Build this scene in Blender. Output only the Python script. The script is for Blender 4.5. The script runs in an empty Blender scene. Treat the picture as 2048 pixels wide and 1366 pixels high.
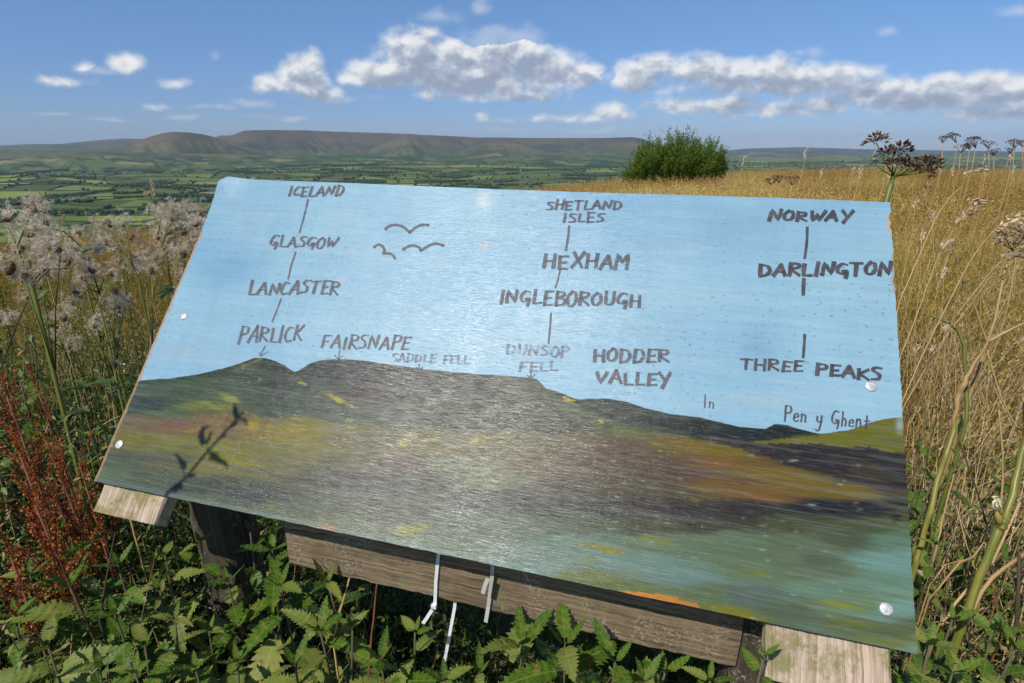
import bpy, math, random
import numpy as np
from mathutils import Vector, Matrix, Euler, Quaternion

random.seed(7); np.random.seed(7)
S = bpy.context.scene
COL = S.collection
R_ = math.radians

# ------------------------------------------------------------------ camera
FPX, CX, CY, HORZ = 1120.0, 1024.0, 683.0, 292.0
PITCH = math.atan((CY - HORZ) / FPX)
CAM = np.array([0.0, 0.0, 1.5])
cd = bpy.data.cameras.new('camera'); cam = bpy.data.objects.new('camera', cd); COL.objects.link(cam)
cd.sensor_width = 36; cd.lens = 36 * FPX / 2048; cd.clip_start = 0.05; cd.clip_end = 300000
cam.location = CAM; cam.rotation_euler = (math.pi / 2 - PITCH, 0, 0)
S.camera = cam
cF = np.array([0, math.cos(PITCH), -math.sin(PITCH)]); cR = np.array([1.0, 0, 0]); cU = np.cross(cR, cF)
def ray(px, py): return cR * (px - CX) / FPX + cU * (CY - py) / FPX + cF
def at(px, py, dep): return CAM + ray(px, py) * dep
def azel(px, py):
    d = ray(px, py); return math.atan2(d[0], d[1]), math.atan2(d[2], math.hypot(d[0], d[1]))

# ------------------------------------------------------------------ world and sun
SUN = np.array([-0.425, -0.485, 0.764]); SUN /= np.linalg.norm(SUN)
w = bpy.data.worlds.new('World'); S.world = w; w.use_nodes = True
nt = w.node_tree; bg = nt.nodes['Background']
sk = nt.nodes.new('ShaderNodeTexSky'); sk.sky_type = 'NISHITA'; sk.sun_disc = False
sk.sun_elevation = math.asin(SUN[2]); sk.sun_rotation = math.atan2(SUN[0], SUN[1])
sk.altitude = 300; sk.air_density = 1.0; sk.dust_density = 0.0; sk.ozone_density = 6.0
# clear northern sky: the same blue all round, paler towards the horizon
_tc = nt.nodes.new('ShaderNodeTexCoord'); _sx = nt.nodes.new('ShaderNodeSeparateXYZ'); nt.links.new(_tc.outputs['Generated'], _sx.inputs[0])
_cr = nt.nodes.new('ShaderNodeValToRGB'); _e = _cr.color_ramp.elements; _e[0].position = 0.0; _e[0].color = (.49, .59, .89, 1); _e[1].position = .27; _e[1].color = (.94, 1.06, 1.12, 1)
_e2 = _e.new(.06); _e2.color = (.59, .69, .96, 1); nt.links.new(_sx.outputs[2], _cr.inputs[0])
_mx = nt.nodes.new('ShaderNodeMix'); _mx.data_type = 'RGBA'; _mx.blend_type = 'MULTIPLY'; _mx.inputs[0].default_value = 1.0
nt.links.new(sk.outputs[0], _mx.inputs[6]); nt.links.new(_cr.outputs[0], _mx.inputs[7]); nt.links.new(_mx.outputs[2], bg.inputs[0]); bg.inputs[1].default_value = 0.10
sl = bpy.data.lights.new('sun', 'SUN'); so = bpy.data.objects.new('sun', sl); COL.objects.link(so)
sl.energy = 4.3; sl.angle = R_(0.5); sl.color = (1.0, 0.94, 0.84)
so.rotation_euler = Vector(SUN).to_track_quat('Z', 'Y').to_euler()
S.view_settings.view_transform = 'Standard'; S.view_settings.look = 'None'
S.view_settings.exposure = 0.0; S.view_settings.gamma = 1.0; S.view_settings.use_curve_mapping = False
S.render.engine = 'CYCLES'
S.cycles.max_bounces = 6; S.cycles.transparent_max_bounces = 12; S.cycles.volume_bounces = 0
S.cycles.diffuse_bounces = 2; S.cycles.glossy_bounces = 2; S.cycles.transmission_bounces = 3
S.cycles.caustics_reflective = False; S.cycles.caustics_refractive = False
S.cycles.use_denoising = True

# ------------------------------------------------------------------ helpers
def s2l(c):
    c = np.asarray(c, float) / 255.0
    return np.where(c <= 0.04045, c / 12.92, ((c + 0.055) / 1.055) ** 2.4)

def tag(o, label=None, cat=None, group=None, kind=None):
    if label: o['label'] = label
    if cat: o['category'] = cat
    if group: o['group'] = group
    if kind: o['kind'] = kind
    return o

def empty(name, loc, label, cat, group=None):
    o = bpy.data.objects.new(name, None); COL.objects.link(o); o.location = Vector(loc); o.empty_display_size = 0.05
    return tag(o, label, cat, group)

class MB:
    def __init__(s): s.v = []; s.f = []; s.m = []; s.a = []; s.uv = {}
    def add(s, verts, faces, mi=0, a=0.5):
        b = len(s.v)
        s.v += [tuple(map(float, p)) for p in verts]
        if np.isscalar(a): s.a += [a] * len(verts)
        else: s.a += list(a)
        s.f += [tuple(i + b for i in f) for f in faces]; s.m += [mi] * len(faces)
        return b
    def tube(s, pts, rad, n=6, mi=0, a=0.5, cap=True):
        pts = [np.asarray(p, float) for p in pts]
        if np.isscalar(rad): rad = [rad] * len(pts)
        vs = []; fs = []
        up = np.array([0.31, 0.17, 0.93])
        for i, p in enumerate(pts):
            d = pts[min(i + 1, len(pts) - 1)] - pts[max(i - 1, 0)]; d = d / (np.linalg.norm(d) + 1e-9)
            if abs(d @ up) > 0.95: up = np.array([0.9, 0.3, 0.1])
            x = np.cross(d, up); x /= np.linalg.norm(x) + 1e-9; y = np.cross(d, x); up = np.cross(x, d) if False else up
            for k in range(n):
                t = 2 * math.pi * k / n
                vs.append(p + (x * math.cos(t) + y * math.sin(t)) * rad[i])
        for i in range(len(pts) - 1):
            for k in range(n):
                a0 = i * n + k; a1 = i * n + (k + 1) % n
                fs.append((a0, a1, a1 + n, a0 + n))
        if cap:
            fs.append(tuple(range(n - 1, -1, -1))); fs.append(tuple(range((len(pts) - 1) * n, len(pts) * n)))
        s.add(vs, fs, mi, a)
    def ribbon(s, pts, wid, nrm, mi=0, a=0.5):
        pts = [np.asarray(p, float) for p in pts]; vs = []; fs = []
        if np.isscalar(wid): wid = [wid] * len(pts)
        for i, p in enumerate(pts):
            d = pts[min(i + 1, len(pts) - 1)] - pts[max(i - 1, 0)]
            x = np.cross(d, nrm); x /= np.linalg.norm(x) + 1e-9
            vs += [p - x * wid[i] / 2, p + x * wid[i] / 2]
        for i in range(len(pts) - 1): fs.append((2 * i, 2 * i + 1, 2 * i + 3, 2 * i + 2))
        s.add(vs, fs, mi, a)
    def box(s, o, ax, ay, az, mi=0, a=0.5):
        o, ax, ay, az = [np.asarray(q, float) for q in (o, ax, ay, az)]
        vs = [o + i * ax + j * ay + k * az for k in (0, 1) for j in (0, 1) for i in (0, 1)]
        s.add(vs, [(0, 2, 3, 1), (4, 5, 7, 6), (0, 1, 5, 4), (1, 3, 7, 5), (3, 2, 6, 7), (2, 0, 4, 6)], mi, a)
    def mesh(s, name, mats, smooth=True, uvfn=None):
        me = bpy.data.meshes.new(name); me.from_pydata(s.v, [], s.f)
        for m in (mats if isinstance(mats, (list, tuple)) else [mats]): me.materials.append(m)
        me.polygons.foreach_set('material_index', s.m)
        if smooth: me.polygons.foreach_set('use_smooth', [True] * len(s.f))
        at_ = me.attributes.new('bc', 'FLOAT', 'POINT'); at_.data.foreach_set('value', np.array(s.a, dtype=np.float32))
        me.update(); return me
def link(name, me, parent=None, loc=None):
    o = bpy.data.objects.new(name, me); COL.objects.link(o)
    if parent is not None: o.parent = parent
    if loc is not None: o.location = Vector(loc)
    return o
def part(name, mb, mats, parent, smooth=True):   # mesh given in world coords, re-based on the thing's empty
    off = np.array(parent.location)
    mb.v = [(p[0] - off[0], p[1] - off[1], p[2] - off[2]) for p in mb.v]
    return link(name, mb.mesh(name, mats, smooth), parent)

def npmesh(name, V, F, mats, smooth=True, mi=None):
    """V (n,3), F (m,3 or 4) arrays"""
    me = bpy.data.meshes.new(name); V = np.asarray(V, np.float32); F = np.asarray(F, np.int32)
    k = F.shape[1]
    me.vertices.add(len(V)); me.vertices.foreach_set('co', V.ravel())
    me.loops.add(F.size); me.loops.foreach_set('vertex_index', F.ravel())
    me.polygons.add(len(F)); me.polygons.foreach_set('loop_start', np.arange(0, F.size, k, dtype=np.int32))
    if mi is not None: me.polygons.foreach_set('material_index', np.asarray(mi, np.int32))
    me.polygons.foreach_set('use_smooth', np.full(len(F), smooth))
    for m in mats: me.materials.append(m)
    me.update(calc_edges=True); return me
def fattr(me, name, val):
    a = me.attributes.new(name, 'FLOAT', 'POINT'); a.data.foreach_set('value', np.asarray(val, np.float32).ravel())
def cattr(me, name, rgb, dom='POINT'):
    rgb = np.asarray(rgb, np.float32).reshape(-1, 3)
    a = me.attributes.new(name, 'FLOAT_COLOR', dom)
    a.data.foreach_set('color', np.concatenate([rgb, np.ones((len(rgb), 1), np.float32)], 1).ravel())

def _h(ix, iy, seed):
    n = (ix.astype(np.int64) * 374761393 + iy.astype(np.int64) * 668265263 + seed * 1442695041) & 0xffffffff
    n = ((n ^ (n >> 13)) * 1274126177) & 0xffffffff
    return ((n ^ (n >> 16)) & 0xffff) / 65535.0
def vn(x, y, seed=0):
    x = np.asarray(x, float); y = np.asarray(y, float)
    ix = np.floor(x); iy = np.floor(y); fx = x - ix; fy = y - iy
    fx = fx * fx * (3 - 2 * fx); fy = fy * fy * (3 - 2 * fy)
    a = _h(ix, iy, seed); b = _h(ix + 1, iy, seed); c = _h(ix, iy + 1, seed); d = _h(ix + 1, iy + 1, seed)
    return (a * (1 - fx) + b * fx) * (1 - fy) + (c * (1 - fx) + d * fx) * fy
def fbm(x, y, o=4, seed=0):
    s = 0; a = 0.5; t = 0
    for i in range(o):
        s = s + a * vn(x * 2 ** i, y * 2 ** i, seed + i * 17); t += a; a *= 0.5
    return s / t
def sstep(a, b, x):
    t = np.clip((x - a) / (b - a), 0, 1); return t * t * (3 - 2 * t)

# ------------------------------------------------------------------ materials
class NT:
    def __init__(s, name):
        s.m = bpy.data.materials.new(name); s.m.use_nodes = True; s.t = s.m.node_tree; s.t.nodes.clear()
        s.out = s.n('ShaderNodeOutputMaterial')
    def n(s, t, **k):
        x = s.t.nodes.new(t)
        for a, b in k.items(): setattr(x, a, b)
        return x
    def l(s, a, b): s.t.links.new(a, b)
    def put(s, sock, v):
        if hasattr(v, 'links') or isinstance(v, bpy.types.NodeSocket): s.l(v, sock)
        else: sock.default_value = v
    def math(s, op, a, b=0.0, c=None, clamp=False):
        x = s.n('ShaderNodeMath', operation=op); x.use_clamp = clamp
        s.put(x.inputs[0], a); s.put(x.inputs[1], b)
        if c is not None: s.put(x.inputs[2], c)
        return x.outputs[0]
    def attr(s, name, out=2, typ='GEOMETRY'):
        x = s.n('ShaderNodeAttribute', attribute_name=name, attribute_type=typ); return x.outputs[out]
    def mix(s, f, a, b, mode='MIX'):
        x = s.n('ShaderNodeMix', data_type='RGBA', blend_type=mode); x.clamp_factor = True
        s.put(x.inputs[0], f); s.put(x.inputs[6], a if not isinstance(a, tuple) or len(a) == 4 else (*a, 1))
        s.put(x.inputs[7], b if not isinstance(b, tuple) or len(b) == 4 else (*b, 1)); return x.outputs[2]
    def noise(s, vec, scale=1.0, detail=3, rough=0.55, dist=0.0, out=0):
        x = s.n('ShaderNodeTexNoise'); x.inputs['Scale'].default_value = scale; x.inputs['Detail'].default_value = detail
        x.inputs['Roughness'].default_value = rough; x.inputs['Distortion'].default_value = dist
        if vec is not None: s.l(vec, x.inputs['Vector'])
        return x.outputs[out]
    def ramp(s, f, stops, interp='LINEAR'):
        x = s.n('ShaderNodeValToRGB'); x.color_ramp.interpolation = interp
        e = x.color_ramp.elements
        while len(e) < len(stops): e.new(0.5)
        for i, (p, c) in enumerate(stops): e[i].position = p; e[i].color = (*c, 1) if len(c) == 3 else c
        s.put(x.inputs[0], f); return x.outputs[0]
    def map(s, f, a, b, c=0.0, d=1.0, smooth=False):
        x = s.n('ShaderNodeMapRange'); x.interpolation_type = 'SMOOTHSTEP' if smooth else 'LINEAR'
        s.put(x.inputs[0], f)
        for i, v in enumerate((a, b, c, d)): s.put(x.inputs[i + 1], v)
        return x.outputs[0]
    def vmul(s, v, m):
        x = s.n('ShaderNodeVectorMath', operation='MULTIPLY'); s.l(v, x.inputs[0]); x.inputs[1].default_value = m; return x.outputs[0]
    def coord(s, out=3): return s.n('ShaderNodeTexCoord').outputs[out]
    def pbsdf(s, color, rough=0.7, spec=0.3, metal=0.0, bump=None, bstr=0.3, bdist=0.001):
        p = s.n('ShaderNodeBsdfPrincipled'); s.put(p.inputs['Base Color'], color if not isinstance(color, tuple) else (*color[:3], 1))
        s.put(p.inputs['Roughness'], rough); s.put(p.inputs['Specular IOR Level'], spec); s.put(p.inputs['Metallic'], metal)
        if bump is not None:
            b = s.n('ShaderNodeBump'); b.inputs['Strength'].default_value = bstr; b.inputs['Distance'].default_value = bdist
            s.l(bump, b.inputs['Height']); s.l(b.outputs[0], p.inputs['Normal'])
        return p.outputs[0]
    def fin(s, sh): s.l(sh, s.out.inputs['Surface']); return s.m

def leafmat(name, stops, trans=0.3, rough=0.5, spec=0.3, inst=False, tattr='bc', extra=None, nscale=60, tintc=None):
    """plant tissue: ramp over a per-blade value; thin leaves let light through"""
    t = NT(name); f = t.attr(tattr)
    nz = t.noise(t.coord(3), nscale, 2)
    f = t.math('ADD', f, t.math('MULTIPLY', t.math('SUBTRACT', nz, 0.5), 0.25))
    if inst: f = t.math('ADD', f, t.math('MULTIPLY', t.math('SUBTRACT', t.attr('tint', typ='INSTANCER'), 0.5), 0.7), clamp=True)
    else:
        oi = t.n('ShaderNodeObjectInfo'); f = t.math('ADD', f, t.math('MULTIPLY', t.math('SUBTRACT', oi.outputs['Random'], 0.5), 0.3), clamp=True)
    c = t.ramp(f, stops)
    if inst and tintc:
        c = t.mix(t.attr('warm', typ='INSTANCER'), c, tintc, 'MIX')
    if extra: c = extra(t, c)
    p = t.pbsdf(c, rough, spec)
    if trans > 0:
        tr = t.n('ShaderNodeBsdfTranslucent'); t.l(c, tr.inputs[0])
        mx = t.n('ShaderNodeMixShader'); mx.inputs[0].default_value = trans; t.l(p, mx.inputs[1]); t.l(tr.outputs[0], mx.inputs[2]); p = mx.outputs[0]
    return t.fin(p)

def nettle_extra(t, c):
    uv = t.n('ShaderNodeUVMap', uv_map='leaf'); sp = t.n('ShaderNodeSeparateXYZ'); t.l(uv.outputs[0], sp.inputs[0])
    au = t.math('ABSOLUTE', t.math('SUBTRACT', sp.outputs[0], 0.5))            # 0..0.5
    mid = t.map(au, 0.012, 0.035, 1, 0, True)
    side = t.math('FRACT', t.math('SUBTRACT', t.math('MULTIPLY', sp.outputs[1], 8.0), t.math('MULTIPLY', au, 5.0)))
    side = t.map(t.math('ABSOLUTE', t.math('SUBTRACT', side, 0.5)), 0.0, 0.11, 1, 0, True)
    v = t.math('MAXIMUM', mid, t.math('MULTIPLY', side, 0.75))
    c = t.mix(t.math('MULTIPLY', v, 0.6), c, (0.32, 0.40, 0.10))
    n_ = t.noise(t.coord(3), 3.2, 4, .65); c = t.mix(t.map(n_, .60, .66, 0, .7, True), c, (0.30, 0.26, 0.05)); return t.mix(t.map(n_, .67, .70, 0, .85, True), c, (0.16, 0.085, 0.03))
M = {}
M['nettle'] = leafmat('nettle_leaf', [(0, (0.030, 0.075, 0.010)), (0.45, (0.070, 0.150, 0.014)), (0.8, (0.145, 0.235, 0.022)), (1, (0.27, 0.30, 0.04))], 0.36, 0.45, 0.35, extra=nettle_extra)
M['nettle_old'] = leafmat('old_nettle_leaf', [(0, (0.10, 0.16, 0.03)), (0.5, (0.20, 0.25, 0.05)), (1, (0.33, 0.30, 0.08))], 0.33, 0.5, 0.3, extra=nettle_extra)
M['nstem'] = leafmat('nettle_stem', [(0, (0.05, 0.06, 0.02)), (1, (0.16, 0.12, 0.07))], 0, 0.6)
M['weed'] = leafmat('weed_leaf', [(0, (0.016, 0.036, 0.006)), (0.35, (0.036, 0.078, 0.012)), (0.62, (0.08, 0.14, 0.02)), (0.85, (0.20, 0.23, 0.04)), (1, (0.34, 0.25, 0.12))], 0.3, 0.5, 0.3, inst=True)
M['straw'] = leafmat('dry_straw', [(0, (0.16, 0.10, 0.045)), (0.5, (0.36, 0.25, 0.11)), (1, (0.55, 0.42, 0.22))], 0.15, 0.5, 0.3, inst=True)
M['grass'] = leafmat('field_grass', [(0, (0.045, 0.085, 0.010)), (0.22, (0.13, 0.145, 0.016)), (0.42, (0.32, 0.25, 0.026)), (0.70, (0.56, 0.39, 0.062)), (1, (0.78, 0.60, 0.19))], 0.3, 0.55, 0.25, inst=True, tintc=(0.36, 0.15, 0.045, 1), nscale=8)
M['green_grass'] = leafmat('green_grass', [(0, (0.03, 0.06, 0.008)), (0.4, (0.08, 0.125, 0.014)), (0.75, (0.17, 0.20, 0.03)), (1, (0.34, 0.30, 0.07))], 0.3, 0.5, 0.3, inst=True)
M['stalk'] = leafmat('dry_stalk', [(0, (0.32, 0.19, 0.08)), (0.5, (0.45, 0.30, 0.13)), (1, (0.58, 0.43, 0.22))], 0, 0.5, 0.35)
M['head'] = leafmat('grass_seed_head', [(0, (0.36, 0.25, 0.15)), (0.5, (0.58, 0.43, 0.28)), (1, (0.78, 0.66, 0.48))], 0.2, 0.7, 0.2, nscale=400)
M['fluff'] = leafmat('thistle_down', [(0, (0.32, 0.21, 0.11)), (0.38, (0.66, 0.53, 0.36)), (1, (0.96, 0.91, 0.79))], 0.45, 0.5, 0.3)
M['bract'] = leafmat('thistle_bract', [(0, (0.06, 0.035, 0.02)), (0.5, (0.20, 0.11, 0.06)), (1, (0.48, 0.30, 0.17))], 0.1, 0.6, 0.3, nscale=300)
M['gstem'] = leafmat('green_stem', [(0, (0.04, 0.06, 0.015)), (0.6, (0.15, 0.18, 0.035)), (1, (0.28, 0.26, 0.06))], 0, 0.45, 0.4, nscale=30)
M['thleaf'] = leafmat('thistle_leaf', [(0, (0.05, 0.10, 0.025)), (0.6, (0.12, 0.17, 0.05)), (1, (0.32, 0.24, 0.13))], 0.2, 0.55)
M['dock'] = leafmat('dock_seed', [(0, (0.10, 0.016, 0.010)), (0.45, (0.32, 0.06, 0.018)), (0.8, (0.52, 0.16, 0.035)), (1, (0.55, 0.27, 0.06))], 0.3, 0.6)
M['docks'] = leafmat('dock_stem', [(0, (0.13, 0.04, 0.02)), (1, (0.26, 0.11, 0.05))], 0, 0.6)
M['umbel'] = leafmat('hogweed_seed', [(0, (0.035, 0.018, 0.012)), (0.5, (0.14, 0.075, 0.045)), (1, (0.50, 0.38, 0.25))], 0.1, 0.65, 0.2, nscale=250)
M['hog'] = leafmat('hogweed_stem', [(0, (0.07, 0.085, 0.018)), (0.5, (0.17, 0.18, 0.028)), (1, (0.34, 0.26, 0.07))], 0, 0.4, 0.4, nscale=45)
M['orange'] = leafmat('dry_orange_stem', [(0, (0.20, 0.11, 0.045)), (0.5, (0.40, 0.25, 0.11)), (1, (0.58, 0.42, 0.24))], 0, 0.5, 0.3, nscale=45)
M['dark'] = leafmat('dead_stem', [(0, (0.03, 0.022, 0.015)), (1, (0.12, 0.08, 0.05))], 0, 0.7)
M['bush'] = leafmat('bush_leaf', [(0, (0.03, 0.065, 0.008)), (0.5, (0.10, 0.17, 0.018)), (1, (0.22, 0.31, 0.045))], 0.4, 0.5, 0.25)
M['tree'] = leafmat('distant_tree', [(0, (0.016, 0.036, 0.010)), (0.5, (0.028, 0.058, 0.015)), (1, (0.045, 0.080, 0.020))], 0, 0.8, 0.1, nscale=2)

def wood_mat(name, c0, c1, cm, moss=0.5, dirv=(2, 60, 60), crack=0.5):
    t = NT(name); co = t.coord(3)
    uv = t.n('ShaderNodeUVMap', uv_map='grain').outputs[0]
    g = t.noise(t.vmul(uv, dirv), 1.0, 6, 0.65, 0.4)
    g2 = t.noise(t.vmul(uv, (dirv[0] * 3, dirv[1] * 5, dirv[2] * 5)), 1.0, 3, 0.6)
    c = t.mix(t.map(g, .32, .66, 0, 1), c0, c1)
    ln = t.map(g2, 0.30, 0.42, 1, 0, True)
    c = t.mix(t.math('MULTIPLY', ln, crack), c, tuple(x * 0.25 for x in c0))
    ms = t.map(t.noise(co, 28, 5, 0.7), 0.60 - moss * 0.2, 0.72 - moss * 0.1, 0, 1, True)
    c = t.mix(t.math('MULTIPLY', ms, 0.75), c, cm)
    lp_ = t.noise(co, 16, 3, .6); sp = t.math('MULTIPLY', t.map(t.noise(co, 230, 4, 0.65), 0.52, 0.60, 0, 1, True), t.map(lp_, .48, .66, 0, 1.4, True))
    c = t.mix(t.math('MULTIPLY', sp, 0.5), c, (0.42, 0.38, 0.30))
    h = t.math('ADD', g, t.math('MULTIPLY', g2, 0.8))
    return t.fin(t.pbsdf(c, 0.85, 0.2, bump=h, bstr=0.8, bdist=0.0015))
M['rail'] = wood_mat('weathered_rail_wood', (0.06, 0.045, 0.028), (0.34, 0.25, 0.155), (0.22, 0.20, 0.09), 0.35, (7, 190, 190), .8)
M['batten'] = wood_mat('pale_batten_wood', (0.26, 0.19, 0.12), (0.66, 0.52, 0.40), (0.17, 0.16, 0.04), 0.85, (7, 210, 210), .75)
M['post'] = wood_mat('dark_post_wood', (0.022, 0.018, 0.013), (0.11, 0.085, 0.06), (0.10, 0.10, 0.05), 0.4, (2, 60, 60), .8)

# ------------------------------------------------------------------ ground near the camera
KAZ = np.radians([-180, -75, -50, -42, -25, -8, 3, 10, 16, 22, 30, 45, 75, 180]); KK = np.array([.001, .003, .0040, .0038, .0032, .0024, .0015, .0009, .0006, .00042, .00030, .00022, .0002, .0002])
def kfun(az): return np.interp(az, KAZ, KK)
def ground_z(x, y):
    r = np.hypot(x, y); az = np.arctan2(x, y); k = kfun(az)
    r0 = np.sqrt(1.0 / k) * 1.6
    z = np.where(r < r0, -k * r * r, -k * r0 * r0 - (2 * k * r0 + 0.0) * (r - r0) - 0.00035 * (r - r0) ** 2)
    z = z + 0.10 * (fbm(x * 0.25, y * 0.25, 3, 5) - 0.5) * np.clip(r / 5, 0, 1)
    return np.maximum(z, -230.0)
def gz(x, y): return float(ground_z(np.array([x]), np.array([y]))[0])

def build_ground():
    azs = np.radians(np.concatenate([np.linspace(-180, -62, 60), np.linspace(-60, 60, 240), np.linspace(62, 180, 60)]))
    rs = np.concatenate([[0.0], np.geomspace(0.3, 1600, 150)])
    A, Rr = np.meshgrid(azs, rs); X = Rr * np.sin(A); Y = Rr * np.cos(A); Z = ground_z(X, Y)
    na = len(azs); nr = len(rs)
    V = np.stack([X, Y, Z], -1).reshape(-1, 3)
    i = np.arange(nr - 1)[:, None] * na + np.arange(na - 1)[None]; i = i.ravel()
    F = np.stack([i, i + 1, i + na + 1, i + na], 1)[:, ::-1]
    t = NT('hill_ground'); co = t.coord(3)
    c = t.ramp(t.noise(co, 0.9, 6, 0.65), [(0.3, (0.045, 0.05, 0.018)), (0.5, (0.11, 0.095, 0.035)), (0.7, (0.19, 0.14, 0.06))])
    c = t.mix(t.map(t.noise(co, 30, 4), 0.45, 0.62, 0, 0.7), c, (0.05, 0.04, 0.022))
    me = npmesh('ground', V, F, [t.fin(t.pbsdf(c, 0.95, 0.1, bump=t.noise(co, 25, 4), bstr=0.8, bdist=0.03))])
    tag(link('ground', me), kind='structure')
build_ground()

# ------------------------------------------------------------------ valley fields (a jittered patchwork, each field its own face)
VZ = -215.0
def valley_z(x, y):
    r = np.hypot(x, y)
    n = fbm(x / 1300.0 + 9.3, y / 900.0 + 3.1, 3, 11) - 0.5
    n2 = fbm(x / 420.0 + 1.3, y / 420.0 + 7.7, 2, 31) - 0.5
    return VZ + n * 95 + n2 * 34 + np.clip(r - 4200, 0, 6000) * 0.011
FX = []; 
def build_fields():
    ys = [900.0]
    while ys[-1] < 9000: ys.append(ys[-1] + 95 + 0.022 * ys[-1])
    ys = np.array(ys); nx = 132
    rng = np.random.RandomState(3)
    P = np.zeros((len(ys), nx, 2))
    for j, y in enumerate(ys):
        xs = (np.arange(nx) - nx / 2 + 0.5) * (150 + 0.012 * y) * 1.25
        P[j, :, 0] = xs + rng.uniform(-55, 55, nx) + 70 * np.sin(j * 0.7)
        P[j, :, 1] = y + rng.uniform(-38, 38, nx) + 60 * np.sin(xs / 900.0 + j * 0.2)
    V2 = P.reshape(-1, 2); nj = len(ys)
    # subdivide every field 3x3 so it follows the land
    Vs = []; Fs = []; Cs = []; n = 0
    pal = [(0.055, 0.088, 0.022), (0.085, 0.128, 0.030), (0.12, 0.165, 0.036), (0.06, 0.082, 0.026), (0.13, 0.175, 0.040), (0.09, 0.118, 0.034), (0.19, 0.235, 0.05), (0.32, 0.25, 0.13), (0.20, 0.20, 0.06), (0.12, 0.10, 0.055)]
    pr = [.17, .17, .15, .12, .12, .10, .05, .035, .055, .03]
    merge = rng.rand(nj, nx) < 0.28
    colid = rng.choice(len(pal), (nj, nx), p=pr)
    for j in range(nj - 1):
        for i in range(nx - 1):
            if merge[j, i] and i > 0: colid[j, i] = colid[j, i - 1]
            a, b, c, d = P[j, i], P[j, i + 1], P[j + 1, i + 1], P[j + 1, i]
            k = 3; col = np.array(pal[colid[j, i]]) * (1 + 0.12 * math.sin(i * 3.7 + j * 1.9))
            for v in range(k + 1):
                for u in range(k + 1):
                    s_, t_ = u / k, v / k
                    q = (a * (1 - s_) + b * s_) * (1 - t_) + (d * (1 - s_) + c * s_) * t_
                    Vs.append(q)
            for v in range(k):
                for u in range(k):
                    o = n + v * (k + 1) + u; Fs.append((o, o + 1, o + k + 2, o + k + 1)); 
            Cs += [col] * ((k + 1) ** 2); n += (k + 1) ** 2
    V = np.array(Vs); Z = valley_z(V[:, 0], V[:, 1]); V3 = np.concatenate([V, Z[:, None]], 1)
    t = NT('pasture'); c = t.attr('col', 0); co = t.coord(3)
    nz = t.noise(t.vmul(co, (1, 1, 1)), 0.012, 4, 0.6)
    c = t.mix(t.map(nz, 0.35, 0.75, 0, 0.5), c, (0.14, 0.15, 0.05))
    me = npmesh('valley_fields', V3, np.array(Fs), [t.fin(t.pbsdf(c, 0.95, 0.05))]); cattr(me, 'col', np.array(Cs))
    tag(link('valley_fields', me), kind='structure')
    # hedges: banks of hawthorn along the field edges, one mass
    hv = []; hf = []
    def hedge(p, q):
        d = q - p; L = np.linalg.norm(d); d = d / L; nrm = np.array([-d[1], d[0]]); m = 5
        b = len(hv)
        for k in range(m + 1):
            s_ = p + d * L * k / m
            wob = rng.uniform(-2, 2); hh = rng.uniform(2.5, 6.0); ww = rng.uniform(3.0, 5.5)
            z = float(valley_z(s_[0], s_[1]))
            for (o, h) in ((-ww, -2), (-ww * .7, hh * .8), (ww * .2, hh), (ww * .9, -2)):
                e = s_ + nrm * (o + wob); hv.append((e[0], e[1], z + h))
        for k in range(m):
            for e in range(3):
                o = b + k * 4 + e; hf.append((o, o + 4, o + 5, o + 1))
    edges = []
    for j in range(nj - 1):
        for i in range(nx - 1):
            x, y = P[j, i]
            if abs(x) > y * 1.15 + 300 or y > 7200: continue
            if not (merge[j, i] and i > 0): edges.append((P[j, i], P[j + 1, i]))
            edges.append((P[j, i], P[j, i + 1]))
    for p, q in edges:
        if rng.rand() < 0.86: hedge(p, q)
    me = npmesh('hedgerows', np.array(hv), np.array(hf), [M['tree']]); fattr(me, 'bc', rng.rand(len(hv)))
    tag(link('hedgerows', me), 'dark hawthorn hedges dividing the green valley fields', 'hedgerow', kind='stuff')
    return edges, rng
EDGES, rngF = build_fields()

def tree_mesh(seed, tri=1):
    rg = np.random.RandomState(seed); mb = MB()
    import bmesh
    bm = bmesh.new(); bmesh.ops.create_icosphere(bm, subdivisions=2 if tri else 1, radius=1.0)
    vv = np.array([v.co[:] for v in bm.verts]); ff = [tuple(v.index for v in f.verts) for f in bm.faces]; bm.free()
    for k in range(3 if tri else 1):
        c = np.array([rg.uniform(-.35, .35), rg.uniform(-.35, .35), rg.uniform(-.1, .25)]) if k else np.zeros(3)
        s_ = 0.62 if k else 0.85
        d = 1 + 0.28 * (rg.rand(len(vv)) - 0.5)
        v = vv * d[:, None] * s_ * np.array([1, 1, 0.85]) + c
        mb.add(v * 0.5 + np.array([0, 0, 0.58]), ff, 0, list(np.clip(0.5 + 0.5 * rg.randn(len(vv)) * 0.5, 0, 1)))
    mb.tube([(0, 0, -0.05), (0, 0, 0.4)], 0.05, 5, 0, 0.1)
    return mb
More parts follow.
